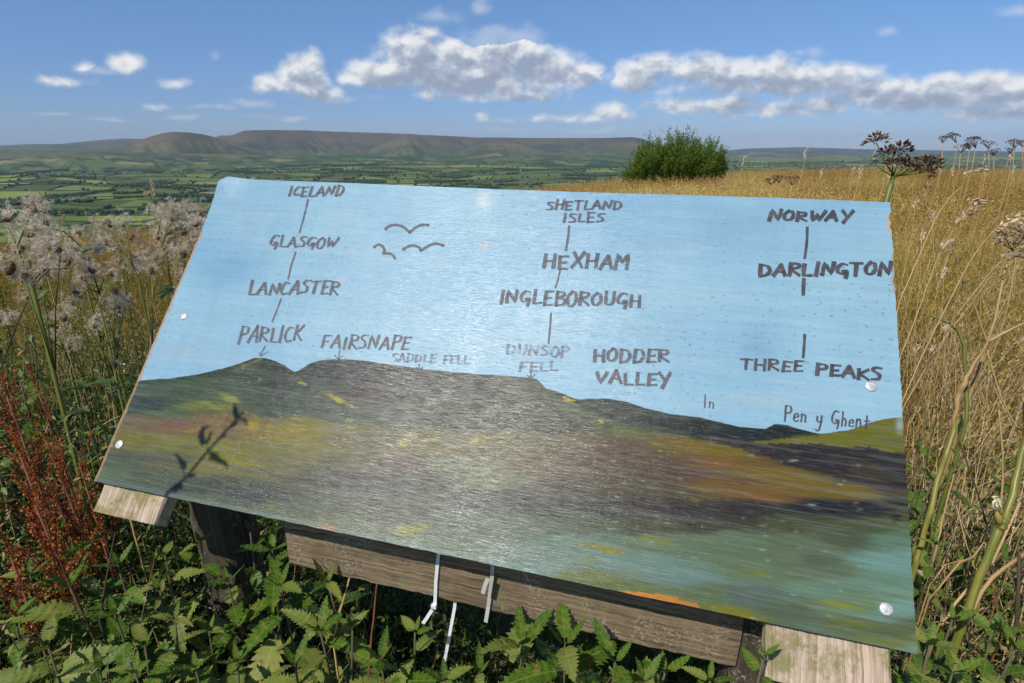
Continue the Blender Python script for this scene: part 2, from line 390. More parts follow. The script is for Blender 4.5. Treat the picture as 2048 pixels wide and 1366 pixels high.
def build_valley_trees():
    rng = rngF
    pts = []
    for p, q in EDGES:
        L = np.linalg.norm(q - p)
        for _ in range(rng.poisson(L / 70.0)):
            s_ = rng.rand(); e = p * (1 - s_) + q * s_ + rng.uniform(-3, 3, 2); pts.append((e[0], e[1], rng.uniform(8, 19)))
    woods = [  # photo px of a wood's middle, distance m, half width m, half depth m
        (110, 385, 2350, 60, 50), (215, 380, 2250, 55, 30), (160, 375, 2600, 30, 25), (40, 350, 2900, 80, 40), (290, 375, 2350, 40, 30), (330, 368, 2500, 60, 25),
        (100, 348, 3300, 130, 50), (420, 340, 3700, 200, 60), (380, 352, 2900, 150, 60), (390, 385, 2150, 80, 50), (620, 345, 3900, 260, 70), (470, 305, 6900, 150, 50),
        (700, 348, 3900, 230, 90), (730, 335, 4700, 280, 100), (880, 342, 3900, 170, 60), (905, 338, 4200, 140, 60), (975, 355, 3300, 65, 45), (1010, 343, 3900, 80, 50),
        (840, 362, 3100, 90, 50), (790, 370, 2900, 140, 30), (1100, 330, 4900, 160, 60), (1180, 340, 4100, 200, 50), (1150, 362, 3000, 90, 40), (1075, 350, 3500, 40, 20), (560, 318, 5800, 260, 40), (700, 322, 5600, 260, 50), (820, 318, 5900, 160, 50),
        (250, 322, 5500, 160, 50), (60, 322, 5500, 220, 60), (1240, 318, 5600, 160, 60), (500, 330, 4800, 160, 50), (300, 335, 4300, 120, 40), (1500, 330, 4600, 260, 60), (1620, 325, 5200, 300, 60), (1720, 328, 5000, 200, 60), (10, 372, 2600, 70, 30), (180, 352, 3300, 90, 30), (540, 352, 3400, 120, 40), (650, 365, 3050, 120, 25)]
    wp = []
    for _ in range(85):
        D_ = rng.uniform(2500, 6200); a_ = rng.uniform(R_(-44), R_(42)); woods.append((CX + FPX * math.tan(a_) * .95, 345, D_, rng.uniform(25, 110) * D_ / 3500, rng.uniform(14, 34)))
    for px, py, D, hw, hd in woods:
        az, _ = azel(px, py); cx, cy = D * math.sin(az), D * math.cos(az)
        n = int(min(420, hw * hd / 26.0))
        for _ in range(n):
            a = rng.uniform(0, 2 * math.pi); r = math.sqrt(rng.rand()); u = r * math.cos(a) * hw; v = r * math.sin(a) * hd
            wp.append((cx + u * math.cos(az) + v * math.sin(az), cy - u * math.sin(az) + v * math.cos(az), rng.uniform(10, 18)))
    pts = np.array(pts)
    vis = (pts[:, 1] > 1700) & (np.abs(pts[:, 0]) < pts[:, 1] * 0.95)
    pts = pts[vis]; size = pts[:, 2] / np.hypot(pts[:, 0], pts[:, 1]); o = np.argsort(-size); pts = pts[o]
    # what stands behind the board cannot be seen; keep the nearest that can
    ang = np.degrees(np.arctan2(pts[:, 0], pts[:, 1])); el = np.degrees(np.arctan2(1.5 - valley_z(pts[:, 0], pts[:, 1]), np.hypot(pts[:, 0], pts[:, 1])))
    lim = np.where(ang < -26, 6.2, np.where(ang < 2, 4.4, np.where(ang < 12, 3.6, 2.0)))
    seen = el < lim
    near = pts[seen][:290]; rest = pts[seen][290:]
    protos = [tree_mesh(40 + k, 1).mesh('hedgerow_tree', M['tree']) for k in range(5)]
    for k, (x, y, h) in enumerate(near):
        ob = link('hedgerow_tree', protos[k % 5], None, (x, y, float(valley_z(x, y)) - 0.5)); ob.scale = (h * rng.uniform(.9, 1.3), h * rng.uniform(.9, 1.3), h); ob.rotation_euler = (0, 0, rng.uniform(0, 6))
        tag(ob, 'small dark %s tree among the %s fields %s' % ('broad' if ob.scale[0] > h * 1.1 else 'narrow', 'nearest' if y < 2300 else 'middle' if y < 3000 else 'farther', 'below the left hills' if x < -y * .45 else 'just left of the board' if x < -y * .28 else 'seen over the board top'), 'tree', 'hedgerow trees in the valley')
    base = tree_mesh(77, 0); bv = np.array(base.v); bf = base.f
    tri = [f for f in bf if len(f) == 3]
    allp = [(x, y, h) for x, y, h in rest] + wp
    V = []; F = []; A = []; n = 0; tri = np.array(tri)
    for x, y, h in allp:
        a = rng.uniform(0, 6.28); c, s_ = math.cos(a), math.sin(a); Rm = np.array([[c, -s_, 0], [s_, c, 0], [0, 0, 1]])
        v = (bv * h * np.array([1.1, 1.1, 1])) @ Rm.T + np.array([x, y, float(valley_z(x, y)) - 1.5]); V.append(v); F.append(tri + n); n += len(v); A.append(np.full(len(v), rng.rand()))
    me = npmesh('far_woodland', np.concatenate(V), np.concatenate(F), [M['tree']]); fattr(me, 'bc', np.concatenate(A))
    tag(link('far_woodland', me), 'dark copses and woods scattered over the valley floor', 'woodland', kind='stuff')
build_valley_trees()

def build_houses():
    rng = np.random.RandomState(5)
    tw = NT('house_wall'); oi = tw.n('ShaderNodeObjectInfo')
    mw = tw.fin(tw.pbsdf(tw.ramp(oi.outputs['Random'], [(0, (0.35, 0.30, 0.24)), (0.4, (0.62, 0.58, 0.52)), (1, (0.78, 0.76, 0.72))]), 0.8, 0.2))
    tr = NT('slate_roof'); mr = tr.fin(tr.pbsdf(tr.mix(tr.noise(tr.coord(3), 0.6), (0.10, 0.09, 0.095), (0.20, 0.16, 0.15)), 0.6, 0.3))
    wb = MB(); wb.box((-6, -4, 0), (12, 0, 0), (0, 8, 0), (0, 0, 6)); wb.add([(-6, -4, 6), (-6, 4, 6), (-6, 0, 9.5), (6, -4, 6), (6, 4, 6), (6, 0, 9.5)], [(0, 1, 2), (3, 5, 4)])
    rb = MB(); rb.add([(-6.5, -4.6, 5.7), (6.5, -4.6, 5.7), (6.5, 0, 9.9), (-6.5, 0, 9.9), (6.5, 4.6, 5.7), (-6.5, 4.6, 5.7)], [(0, 1, 2, 3), (3, 2, 4, 5)])
    rb.box((4, -.6, 8.8), (1.2, 0, 0), (0, 1.2, 0), (0, 0, 2.6))
    wm = wb.mesh('wall', mw, False); rm = rb.mesh('roof', mr, False)
    spots = []
    for k in range(46):   # the village
        spots.append((rng.uniform(565, 800), None, rng.uniform(3000, 3700), 'pale house with dark roof among trees in the far village', 'village houses'))
    for k in range(10): spots.append((590 + k * 5.5, None, 2960 + k * 3, 'white house in the straight row beside the village', 'row of white houses'))
    for px, D in ((455, 3500), (505, 4300), (1040, 4800), (830, 3300), (860, 3350), (1010, 3600), (140, 2700), (300, 3900), (370, 2250), (1240, 5400), (690, 5200), (80, 4700), (950, 5500), (1595, 5300), (1690, 5600), (395, 2500), (250, 5000)):
        spots.append((px, None, D, 'lone pale farmhouse standing out in the valley fields', 'farmhouses in the valley'))
    for px, _, D, lb, gr in spots:
        az, _ = azel(px, 340); x, y = D * math.sin(az), D * math.cos(az)
        e = empty('house', (x, y, float(valley_z(x, y)) - 0.5), lb, 'house', gr); e.rotation_euler = (0, 0, rng.uniform(-.8, .8) - az); s_ = rng.uniform(1.2, 1.8); e.scale = (s_,) * 3; e.location.z += 2.5
        link('wall', wm, e); link('roof', rm, e)
build_houses()

# ------------------------------------------------------------------ fells
def build_hills():
    azs = np.linspace(R_(-62), R_(62), 1100); rs = np.concatenate([np.linspace(4300, 10800, 230), np.linspace(10900, 21000, 90)])
    A, Rr = np.meshgrid(azs, rs); X = Rr * np.sin(A); Y = Rr * np.cos(A)
    Z = np.full_like(A, -400.0)
    deeps = []
    def comp(pts, Rc, Rb, p=1.3, rough=1.0, back=0.12, seed=0, sub=None):
        ae = np.array([azel(px, py) for px, py in pts]); prof = np.interp(azs, ae[:, 0], ae[:, 1], left=-0.05, right=-0.05)
        k = np.exp(-np.linspace(-2, 2, 9) ** 2); k /= k.sum(); prof = np.convolve(np.pad(prof, 4, mode='edge'), k, 'valid')
        zc = 1.5 + Rc * np.tan(prof)
        g = fbm(azs * 160, azs * 0 + seed, 4, seed) - 0.5
        zc = np.maximum(zc + g * 6 * rough, VZ - 60)[None]
        zb = VZ - 5.0
        wig = (fbm(A * 26 + seed, A * 0 + 0.5, 3, seed + 5) - 0.5)
        t = np.clip((Rr - (Rb + wig * 900)) / (Rc - Rb - wig * 900), 0, 1)
        gul = (fbm(A * 34 + seed + Rr / 1800.0, Rr / 1900.0 + A * 6, 4, seed + 3) - 0.5)
        h = zb + (zc - zb) * (t ** p * (1 + 0.0 * t)) - np.abs(gul) * 150 * rough * np.sin(np.pi * t) * np.clip((zc - zb) / 200, 0, 1)
        h = np.where(Rr > Rc, zc - (Rr - Rc) * back, h)
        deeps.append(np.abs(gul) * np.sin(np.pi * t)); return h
    L = [
        comp([(-300, 306), (0, 305), (200, 303), (380, 307), (600, 313), (800, 312), (1000, 312), (1200, 312), (1350, 322), (1500, 335), (2048, 340), (2500, 340)], 7200, 5000, 1.0, 0.8, 0.0, 60),
        comp([(-500, 285), (-200, 294), (0, 291), (60, 288), (120, 288), (200, 280), (240, 277), (310, 278), (420, 296), (520, 330)], 15000, 9000, 1.2, 0.7, .05, 10),
        comp([(120, 325), (170, 311), (230, 297), (270, 284), (300, 273), (325, 266), (345, 263), (375, 264), (410, 269), (440, 277), (480, 291), (520, 302), (560, 314), (600, 325)], 8000, 6400, 1.15, 0.9, .25, 20),
        comp([(330, 320), (400, 285), (440, 271), (466, 270), (476, 265), (490, 261), (530, 260), (620, 261), (700, 264), (800, 267), (900, 272), (960, 275), (1000, 275), (1100, 276), (1200, 276), (1265, 274), (1285, 277), (1305, 287), (1330, 296), (1380, 310), (1450, 330)], 10000, 7000, 1.5, 1.0, .1, 30),
        comp([(690, 330), (730, 305), (760, 288), (790, 275), (815, 270), (840, 276), (860, 290), (890, 305), (930, 325)], 8700, 6700, 1.0, 0.8, .12, 40),
        comp([(860, 330), (920, 303), (960, 288), (1000, 281), (1030, 283), (1060, 292), (1100, 304), (1150, 320)], 8400, 6500, 1.1, 0.8, .2, 50),
        comp([(1250, 330), (1380, 306), (1450, 301), (1490, 297), (1530, 296), (1600, 294), (1660, 296), (1720, 298), (1800, 299), (1900, 301), (2048, 303), (2400, 300), (2700, 305)], 18000, 11500, 1.6, 1.2, .05, 70),
        comp([(1440, 322), (1480, 310), (1520, 303), (1560, 308), (1600, 318)], 13500, 9500, 1.1, .8, .1, 75)]
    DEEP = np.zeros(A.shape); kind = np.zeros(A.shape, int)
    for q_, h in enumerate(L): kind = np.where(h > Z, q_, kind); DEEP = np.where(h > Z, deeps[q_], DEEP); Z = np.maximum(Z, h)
    hue = np.array([(.085, .13, .035), (.10, .10, .06), (.15, .125, .065), (.085, .095, .045), (.145, .14, .075), (.135, .135, .070), (.035, .045, .040), (.20, .18, .11)])[kind]
    dk = sstep(.50, .62, fbm(A * 30 + 5, Rr / 700.0, 4, 97)) * (kind == 3); hue = hue * (1 - .45 * dk[..., None])
    for _ in range(3): hue[:, 1:-1] = (hue[:, :-2] + hue[:, 1:-1] * 2 + hue[:, 2:]) / 4; hue[1:-1] = (hue[:-2] + hue[1:-1] * 2 + hue[2:]) / 4
    Z = np.maximum(Z, -330) + (fbm(X / 130, Y / 130, 3, 91) - 0.5) * 5
    V = np.stack([X, Y, Z], -1).reshape(-1, 3); na = len(azs)
    i = (np.arange(len(rs) - 1)[:, None] * na + np.arange(na - 1)[None]).ravel()
    F = np.stack([i, i + 1, i + na + 1, i + na], 1)[:, ::-1]
    t = NT('moorland'); co = t.coord(3); sp = t.n('ShaderNodeSeparateXYZ'); t.l(co, sp.inputs[0]); z = sp.outputs[2]
    nb = t.noise(co, 0.0019, 6, 0.62); nm = t.noise(co, 0.006, 5, 0.65)
    # lower slopes: irregular enclosed pasture
    vo = t.n('ShaderNodeTexVoronoi'); vo.inputs['Scale'].default_value = 0.0034; t.l(t.vmul(co, (1, 1, 0)), vo.inputs['Vector'])
    sc = t.n('ShaderNodeSeparateColor'); t.l(vo.outputs['Color'], sc.inputs[0])
    ve = t.n('ShaderNodeTexVoronoi', feature='DISTANCE_TO_EDGE'); ve.inputs['Scale'].default_value = 0.0034; t.l(t.vmul(co, (1, 1, 0)), ve.inputs['Vector'])
    fld = t.ramp(sc.outputs[0], [(0, (0.04, 0.075, 0.022)), (.3, (0.065, 0.11, 0.03)), (.6, (0.085, 0.13, 0.035)), (.85, (0.12, 0.13, 0.05)), (1, (0.24, 0.21, 0.11))])
    fld = t.mix(t.map(ve.outputs[0], 0.02, 0.05, 0.85, 0), fld, (0.025, 0.045, 0.015))
    fld = t.mix(t.map(t.noise(co, 0.0045, 4), .53, .58, 0, 1), fld, (0.022, 0.045, 0.016))
    moor = t.ramp(t.math('ADD', t.math('MULTIPLY', nb, 0.6), t.math('MULTIPLY', nm, 0.4)), [(0.38, (0.022, 0.034, 0.014)), (0.48, (0.070, 0.080, 0.030)), (0.54, (0.14, 0.125, 0.06)), (0.64, (0.10, 0.055, 0.05))])
    hi = t.map(t.math('ADD', z, t.math('MULTIPLY', nb, 160)), 110, 200, 0, 1, True)
    moor = t.mix(t.math('MULTIPLY', hi, 0.8), moor, (0.115, 0.066, 0.062))
    moor = t.mix(.38, moor, t.attr('hue', 0)); moor = t.mix(1.0, moor, (1.0, .97, .98), 'MULTIPLY')
    moor = t.mix(t.map(t.noise(co, 0.0009, 3, .5), .52, .60, 0, .55, True), moor, (0.022, 0.036, 0.022))
    moor = t.mix(t.math('MULTIPLY', t.attr('deep'), .75), moor, (0.028, 0.042, 0.020))  # dark gully growth, also standing in for shade the high sun leaves weak
    f = t.math('MAXIMUM', t.attr('bare'), t.map(t.math('ADD', z, t.math('MULTIPLY', nm, 130)), -55, -5, 0, 1, True))
    c = t.mix(f, fld, moor)
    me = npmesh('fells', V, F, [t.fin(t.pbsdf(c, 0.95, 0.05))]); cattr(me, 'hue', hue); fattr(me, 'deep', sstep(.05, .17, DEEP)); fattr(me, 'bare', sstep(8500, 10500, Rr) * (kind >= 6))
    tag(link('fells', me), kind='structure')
build_hills()

# ------------------------------------------------------------------ clouds: a far band of sky that carries the cumulus
def build_clouds():
    el_ = [(760, 152, 78, 36), (700, 158, 26, 18), (830, 118, 82, 56), (845, 80, 32, 24), (910, 120, 60, 46), (985, 118, 60, 48), (1030, 105, 50, 40), (1090, 140, 80, 48), (1165, 150, 50, 30), (930, 160, 190, 34),
           (930, 186, 80, 22), (860, 186, 40, 14), (1080, 196, 34, 13), (1010, 188, 110, 18), (1000, 80, 100, 28), (1215, 152, 40, 14),
           (607, 143, 44, 42), (600, 155, 56, 44), (538, 166, 26, 22), (585, 172, 70, 18), (645, 188, 42, 20), (625, 165, 40, 30),
           (130, 162, 52, 13), (95, 158, 18, 9), (258, 130, 36, 25), (163, 137, 22, 13), (350, 165, 34, 13), (308, 211, 25, 10), (435, 115, 12, 9), (500, 205, 40, 8), (200, 145, 60, 7), (420, 215, 45, 7), (360, 232, 40, 6), (120, 228, 40, 5), (225, 240, 45, 5), (720, 195, 60, 9),
           (1275, 155, 52, 36), (1325, 130, 48, 26), (1400, 140, 70, 34), (1460, 150, 70, 36), (1540, 145, 70, 30), (1600, 165, 85, 40), (1670, 160, 60, 34), (1730, 145, 38, 16), (1480, 178, 170, 18),
           (1370, 214, 72, 20), (1450, 212, 90, 20), (1560, 222, 130, 18), (1650, 212, 60, 20),
           (1745, 185, 70, 34), (1800, 180, 60, 30), (1880, 172, 60, 26), (1850, 200, 150, 32), (1965, 180, 80, 34), (2050, 190, 90, 40), (2000, 222, 150, 22), (2180, 200, 110, 42), (2330, 190, 120, 34),
           (1225, 226, 34, 22), (1250, 232, 22, 14), (1140, 238, 50, 11), (1195, 238, 50, 9), (966, 237, 16, 10), (1078, 236, 20, 9), (1000, 238, 30, 5),
           (1630, 101, 24, 13), (1600, 106, 18, 7), (1777, 66, 26, 10), (885, 32, 45, 16), (960, 12, 25, 18), (1015, 258, 60, 5), (2040, 20, 50, 14), (1370, 262, 30, 5), (1700, 268, 50, 6), (1640, 262, 30, 5), (1180, 262, 60, 5), (560, 235, 50, 6), (-120, 150, 70, 20), (-250, 180, 90, 26), (-420, 140, 120, 40)]
    faint = {(1215, 152), (500, 205), (200, 145), (420, 215), (360, 232), (120, 228), (225, 240), (720, 195), (1000, 80), (885, 32), (960, 12), (1015, 258), (2040, 20), (1777, 66), (1600, 106), (1630, 101), (435, 115), (560, 235), (1370, 262), (1700, 268), (1640, 262), (1180, 262), (1000, 238)}
    E = []
    for px, py, rx, ry in el_:
        a, e = azel(px, py); a2, _ = azel(px + 5, py); _, e2 = azel(px, py - 5)
        E.append((a, e, rx * abs(a2 - a) / 5 * 1.08, ry * abs(e2 - e) / 5 * 1.12, 0.5 if (px, py) in faint else 1.0, ry))
    rg = np.random.RandomState(2)
    for k in range(70):
        a = rg.uniform(1.05, 2 * math.pi - 1.05); 
        if a > math.pi: a -= 2 * math.pi
        e = rg.uniform(0.05, 0.3); r = rg.uniform(.03, .1); E.append((a, e, r, r * .4, 1.0, 40)); E.append((a + r * .8, e + .01, r * .8, r * .35, 1.0, 40))
    AZ = np.concatenate([np.radians(np.linspace(-180, -64, 90)), np.radians(np.linspace(-62, 62, 900)), np.radians(np.linspace(64, 180, 90))])
    ELs = np.radians(np.linspace(-0.8, 24, 250))
    A, L = np.meshgrid(AZ, ELs)
    wx = (fbm(A * 30, L * 30, 3, 1) - .5) * 0.016; wy = (fbm(A * 30, L * 30, 3, 9) - .5) * 0.012
    m = np.full(A.shape, -1.5); low = np.zeros(A.shape)
    veil = np.zeros(A.shape)
    for a, e, rx, ry, s_, rp in E:
        qx = (A + wx - a) / rx; qy = (L + wy - e) / ry
        qy = np.where(qy < 0, qy * 1.25, qy)
        v = (1 - np.sqrt(qx * qx + qy * qy)) * 1.0
        v = v * min(1, max(.42, rp / 34.0)) - .04 * (rp < 20); veil = np.where(v > m, 1 - s_, veil)
        low = np.where(v > m, qy, low)
        m = np.maximum(m, v)
    m = np.clip(m, -1.5, 1)
    # light on the tops: how much cloud lies between a point and the light above-left
    def samp(dx, dy):
        out = np.full(A.shape, -1.5)
        for a, e, rx, ry, s_, rp in E:
            if s_ < 1: continue
            qx = (A + dx - a) / rx; qy = (L + dy - e) / ry
            out = np.maximum(out, 1 - np.sqrt(qx * qx + qy * qy))
        return np.clip(out, -.4, 1)
    lit = 1.0 - np.clip(samp(-0.004, 0.012), 0, 1) * 0.9 - np.clip(samp(-.008, 0.026), 0, 1) * 0.9
    lit = np.clip(lit, 0, 1)
    Rr = 60000.0
    X = Rr * np.cos(L) * np.sin(A); Y = Rr * np.cos(L) * np.cos(A); Z = Rr * np.sin(L) + 1.5
    V = np.stack([X, Y, Z], -1).reshape(-1, 3); na = len(AZ)
    i = (np.arange(len(ELs) - 1)[:, None] * na + np.arange(na - 1)[None]).ravel()
    F = np.stack([i, i + 1, i + na + 1, i + na], 1)
    t = NT('cumulus'); co = t.coord(3)
    n1 = t.noise(t.vmul(co, (1, 1, 1.35)), 1 / 2700.0, 7, 0.56, 0.2)
    n2 = t.noise(t.vmul(co, (1, 1, 1.6)), 1 / 900.0, 4, 0.6)
    n1b = t.n('ShaderNodeTexNoise'); n1b.inputs['Scale'].default_value = 1 / 2700.0; n1b.inputs['Detail'].default_value = 7; n1b.inputs['Roughness'].default_value = .56; n1b.inputs['Distortion'].default_value = .2
    va = t.n('ShaderNodeVectorMath', operation='ADD'); t.l(co, va.inputs[0]); va.inputs[1].default_value = (-420, 0, 640)
    t.l(t.vmul(va.outputs[0], (1, 1, 1.35)), n1b.inputs['Vector'])
    mm = t.math('ADD', t.attr('m'), t.math('MULTIPLY', t.math('SUBTRACT', n1, 0.5), 1.0))
    mm = t.math('ADD', mm, t.math('MULTIPLY', t.math('SUBTRACT', n2, 0.5), 0.3))
    al = t.math('MULTIPLY', t.map(mm, -0.17, 0.50, 0, 0.97, True), t.math('SUBTRACT', 1.0, t.math('MULTIPLY', t.attr('veil'), 1.35)))
    rel = t.math('SUBTRACT', n1, n1b.outputs[0])
    lt = t.math('ADD', t.math('ADD', t.math('MULTIPLY', t.attr('lit'), 0.62), 0.16), t.math('MULTIPLY', rel, 2.5))
    lt = t.math('ADD', lt, t.math('MULTIPLY', t.math('SUBTRACT', 0.5, mm), 0.16), clamp=True)
    c = t.ramp(lt, [(0.0, (0.36, 0.42, 0.55)), (0.3, (0.48, 0.54, 0.66)), (0.55, (0.70, 0.74, 0.81)), (0.78, (0.94, 0.95, 0.97)), (1, (1.0, 1.0, 1.0))])
    em = t.n('ShaderNodeEmission'); t.l(c, em.inputs[0]); em.inputs[1].default_value = 0.90
    tr = t.n('ShaderNodeBsdfTransparent'); mx = t.n('ShaderNodeMixShader'); t.l(al, mx.inputs[0]); t.l(tr.outputs[0], mx.inputs[1]); t.l(em.outputs[0], mx.inputs[2])
    me = npmesh('sky_clouds', V, F, [t.fin(mx.outputs[0])]); fattr(me, 'm', m); fattr(me, 'lit', lit); fattr(me, 'veil', veil)
    tag(link('sky_clouds', me), kind='structure')
build_clouds()

def build_haze():
    t = bpy.data.materials.new('haze_air'); t.use_nodes = True; n = t.node_tree; n.nodes.clear()
    o = n.nodes.new('ShaderNodeOutputMaterial'); p = n.nodes.new('ShaderNodeVolumePrincipled')
    p.inputs['Color'].default_value = (0.60, 0.78, 1.0, 1); p.inputs['Density'].default_value = 3.0e-5; p.inputs['Anisotropy'].default_value = 0.0
    n.links.new(p.outputs[0], o.inputs['Volume'])
    mb = MB(); mb.box((-24000, -2500, -480), (48000, 0, 0), (0, 27000, 0), (0, 0, 900))
    tag(link('haze', mb.mesh('haze', t, False)), 'thin blue summer haze over the valley', 'haze', kind='stuff')
build_haze()
# ------------------------------------------------------------------ the board
TLp, TRp, BRp, BLp = (447, 358), (1780, 405), (1834, 1308), (188, 962)
def homog(src, dst):
    A = []
    for (u, v), (x, y) in zip(src, dst):
        A.append([u, v, 1, 0, 0, 0, -x * u, -x * v, -x]); A.append([0, 0, 0, u, v, 1, -y * u, -y * v, -y])
    return np.linalg.svd(np.array(A))[2][-1].reshape(3, 3)
HM = homog([(0, 1), (1, 1), (1, 0), (0, 0)], [TLp, TRp, BRp, BLp]); HI = np.linalg.inv(HM)
_K = np.array([[FPX, 0, CX], [0, -FPX, CY], [0, 0, 1.0]]); _M = np.linalg.inv(_K) @ HM
if _M[2, 2] < 0: _M = -_M
_s = 1.22 / np.linalg.norm(_M[:, 0])
_tow = lambda c: cR * c[0] + cU * c[1] + cF * c[2]
BA, BB, BO = _tow(_M[:, 0] * _s), _tow(_M[:, 1] * _s), _tow(_M[:, 2] * _s) + CAM
BN = np.cross(BA, BB); BN /= np.linalg.norm(BN)
BW, BH = np.linalg.norm(BA), np.linalg.norm(BB)
def uvp(px, py):
    q = HI @ np.array([px, py, 1.0]); return q[0] / q[2], q[1] / q[2]
def curl(u, v):
    du, dv = u * BW, (1 - v) * BH
    return 0.010 * np.exp(-(du ** 2 + dv ** 2) / 0.055 ** 2) + 0.0015 * np.sin(u * 9) * v
def bpt(u, v, h=0.0): return BO + BA * u + BB * v + BN * (h + float(curl(u, v)))
def bpx(px, py, h=0.0): return bpt(*uvp(px, py), h)

SIL = [(150, 770), (270, 762), (300, 759), (340, 757), (400, 748), (450, 736), (480, 727), (510, 716), (530, 716), (550, 722), (570, 731), (585, 742), (591, 744), (600, 740), (620, 727), (645, 720), (680, 718), (720, 720), (780, 729), (850, 738), (940, 747), (1010, 751), (1060, 755), (1072, 757), (1080, 764), (1092, 776), (1120, 785), (1150, 797), (1160, 799), (1180, 797), (1215, 797), (1250, 803), (1290, 816), (1340, 828), (1400, 835), (1440, 845), (1480, 854), (1530, 858), (1550, 848), (1575, 851), (1605, 860), (1640, 868), (1700, 860), (1740, 845), (1770, 838), (1805, 834), (1830, 830)]
# (px, py, sRGB) paint samples for the land
LAND = [(300, 775, (88, 104, 92)), (380, 780, (84, 100, 82)), (330, 820, (98, 112, 88)), (300, 812, (70, 82, 84)), (420, 800, (92, 104, 82)), (500, 740, (72, 88, 72)), (530, 735, (58, 64, 60)), (545, 770, (66, 70, 72)), (480, 780, (84, 96, 84)), (590, 770, (72, 84, 84)),
        (620, 790, (76, 90, 82)), (680, 750, (64, 68, 74)), (750, 760, (66, 68, 76)), (720, 790, (72, 66, 72)), (850, 765, (76, 78, 82)), (950, 775, (80, 82, 84)), (1050, 780, (78, 82, 78)), (1130, 810, (82, 92, 76)), (1200, 820, (70, 76, 74)), (1300, 840, (66, 74, 72)),
        (560, 820, (78, 92, 84)), (700, 830, (80, 92, 84)), (850, 830, (78, 86, 84)), (1000, 850, (80, 84, 84)), (1120, 860, (82, 84, 82)), (1250, 860, (96, 104, 66)), (1400, 862, (60, 68, 70)), (1480, 880, (50, 54, 60)), (1540, 862, (44, 50, 60)), (1600, 872, (46, 52, 58)),
        (290, 845, (128, 108, 84)), (350, 850, (140, 110, 92)), (430, 850, (142, 118, 86)), (500, 855, (140, 120, 78)), (560, 862, (150, 136, 60)), (620, 868, (146, 136, 62)), (680, 872, (120, 112, 78)), (760, 880, (108, 104, 84)), (880, 885, (120, 112, 80)), (1000, 880, (118, 112, 82)), (1130, 880, (112, 100, 80)), (1250, 895, (104, 84, 72)), (1350, 885, (122, 104, 48)), (1440, 900, (132, 110, 40)),
        (270, 880, (130, 122, 68)), (350, 885, (138, 132, 78)), (450, 900, (142, 136, 76)), (600, 905, (134, 128, 82)), (700, 920, (112, 106, 84)), (800, 930, (104, 92, 88)), (900, 930, (118, 122, 104)), (960, 945, (132, 136, 116)), (1080, 930, (112, 98, 82)), (1200, 930, (104, 84, 72)), (1300, 925, (102, 82, 68)), (1400, 930, (118, 88, 62)), (1500, 930, (124, 98, 50)), (1560, 950, (136, 112, 44)),
        (250, 920, (100, 108, 92)), (330, 925, (106, 104, 82)), (430, 935, (136, 130, 82)), (540, 940, (120, 116, 88)), (640, 955, (96, 94, 92)), (750, 960, (94, 88, 96)), (860, 960, (98, 98, 96)), (1150, 985, (92, 86, 80)), (1250, 970, (98, 86, 70)), (1350, 985, (98, 84, 64)), (1450, 975, (128, 98, 56)), (1530, 985, (136, 98, 54)), (1620, 975, (132, 108, 48)), (1700, 985, (128, 108, 46)),
        (220, 950, (112, 126, 106)), (300, 960, (96, 106, 92)), (400, 970, (84, 90, 86)), (500, 990, (84, 88, 88)), (650, 1010, (100, 106, 96)), (800, 1010, (98, 100, 98)), (950, 1000, (96, 96, 100)), (1080, 1010, (86, 84, 90)), (1200, 1010, (72, 68, 74)), (1300, 1010, (78, 68, 70)), (1400, 1015, (74, 64, 66)), (1500, 1020, (62, 54, 60)), (1650, 1015, (56, 54, 60)), (1740, 1010, (58, 54, 60)), (1800, 1010, (84, 84, 56)),
        (420, 1005, (100, 108, 92)), (540, 1030, (104, 112, 96)), (700, 1060, (116, 126, 110)), (900, 1050, (112, 122, 116)), (1050, 1060, (108, 118, 112)), (1200, 1050, (92, 100, 86)), (1300, 1050, (88, 88, 72)), (1450, 1050, (74, 70, 58)), (1600, 1045, (86, 90, 64)), (1750, 1050, (90, 100, 70)),
        (650, 1060, (120, 122, 104)), (850, 1100, (122, 136, 128)), (1000, 1120, (126, 146, 144)), (1150, 1085, (122, 148, 144)), (1300, 1090, (118, 138, 118)), (1450, 1085, (112, 130, 110)), (1600, 1090, (104, 120, 98)), (1700, 1080, (90, 100, 82)), (1800, 1080, (110, 140, 124)),
        (1080, 1140, (130, 158, 160)), (1250, 1125, (128, 156, 158)), (1350, 1150, (126, 152, 154)), (1500, 1130, (112, 132, 106)), (1620, 1140, (108, 124, 104)), (1800, 1120, (130, 166, 170)), (1250, 1180, (112, 124, 78)), (1400, 1190, (110, 126, 96)), (1500, 1190, (104, 122, 118)), (1650, 1180, (118, 146, 134)), (1770, 1170, (120, 150, 140)),
        (1180, 1150, (122, 132, 92)), (1350, 1220, (122, 128, 62)), (1450, 1235, (138, 136, 42)), (1580, 1225, (100, 114, 96)), (1700, 1210, (124, 146, 118)), (1800, 1220, (130, 166, 166)), (1600, 1260, (104, 124, 106)), (1720, 1250, (108, 118, 72)), (1800, 1260, (100, 112, 80)), (1780, 1290, (124, 132, 72)), (1820, 1300, (130, 158, 150)),
        (1700, 870, (120, 120, 46)), (1780, 860, (128, 128, 50)), (1660, 880, (124, 122, 44)), (1750, 900, (74, 58, 56)), (1700, 920, (62, 50, 52)), (1790, 930, (72, 54, 52)), (1640, 925, (50, 46, 54)), (1600, 900, (52, 46, 56)), (1790, 970, (70, 56, 56)), (1740, 960, (74, 58, 50))]
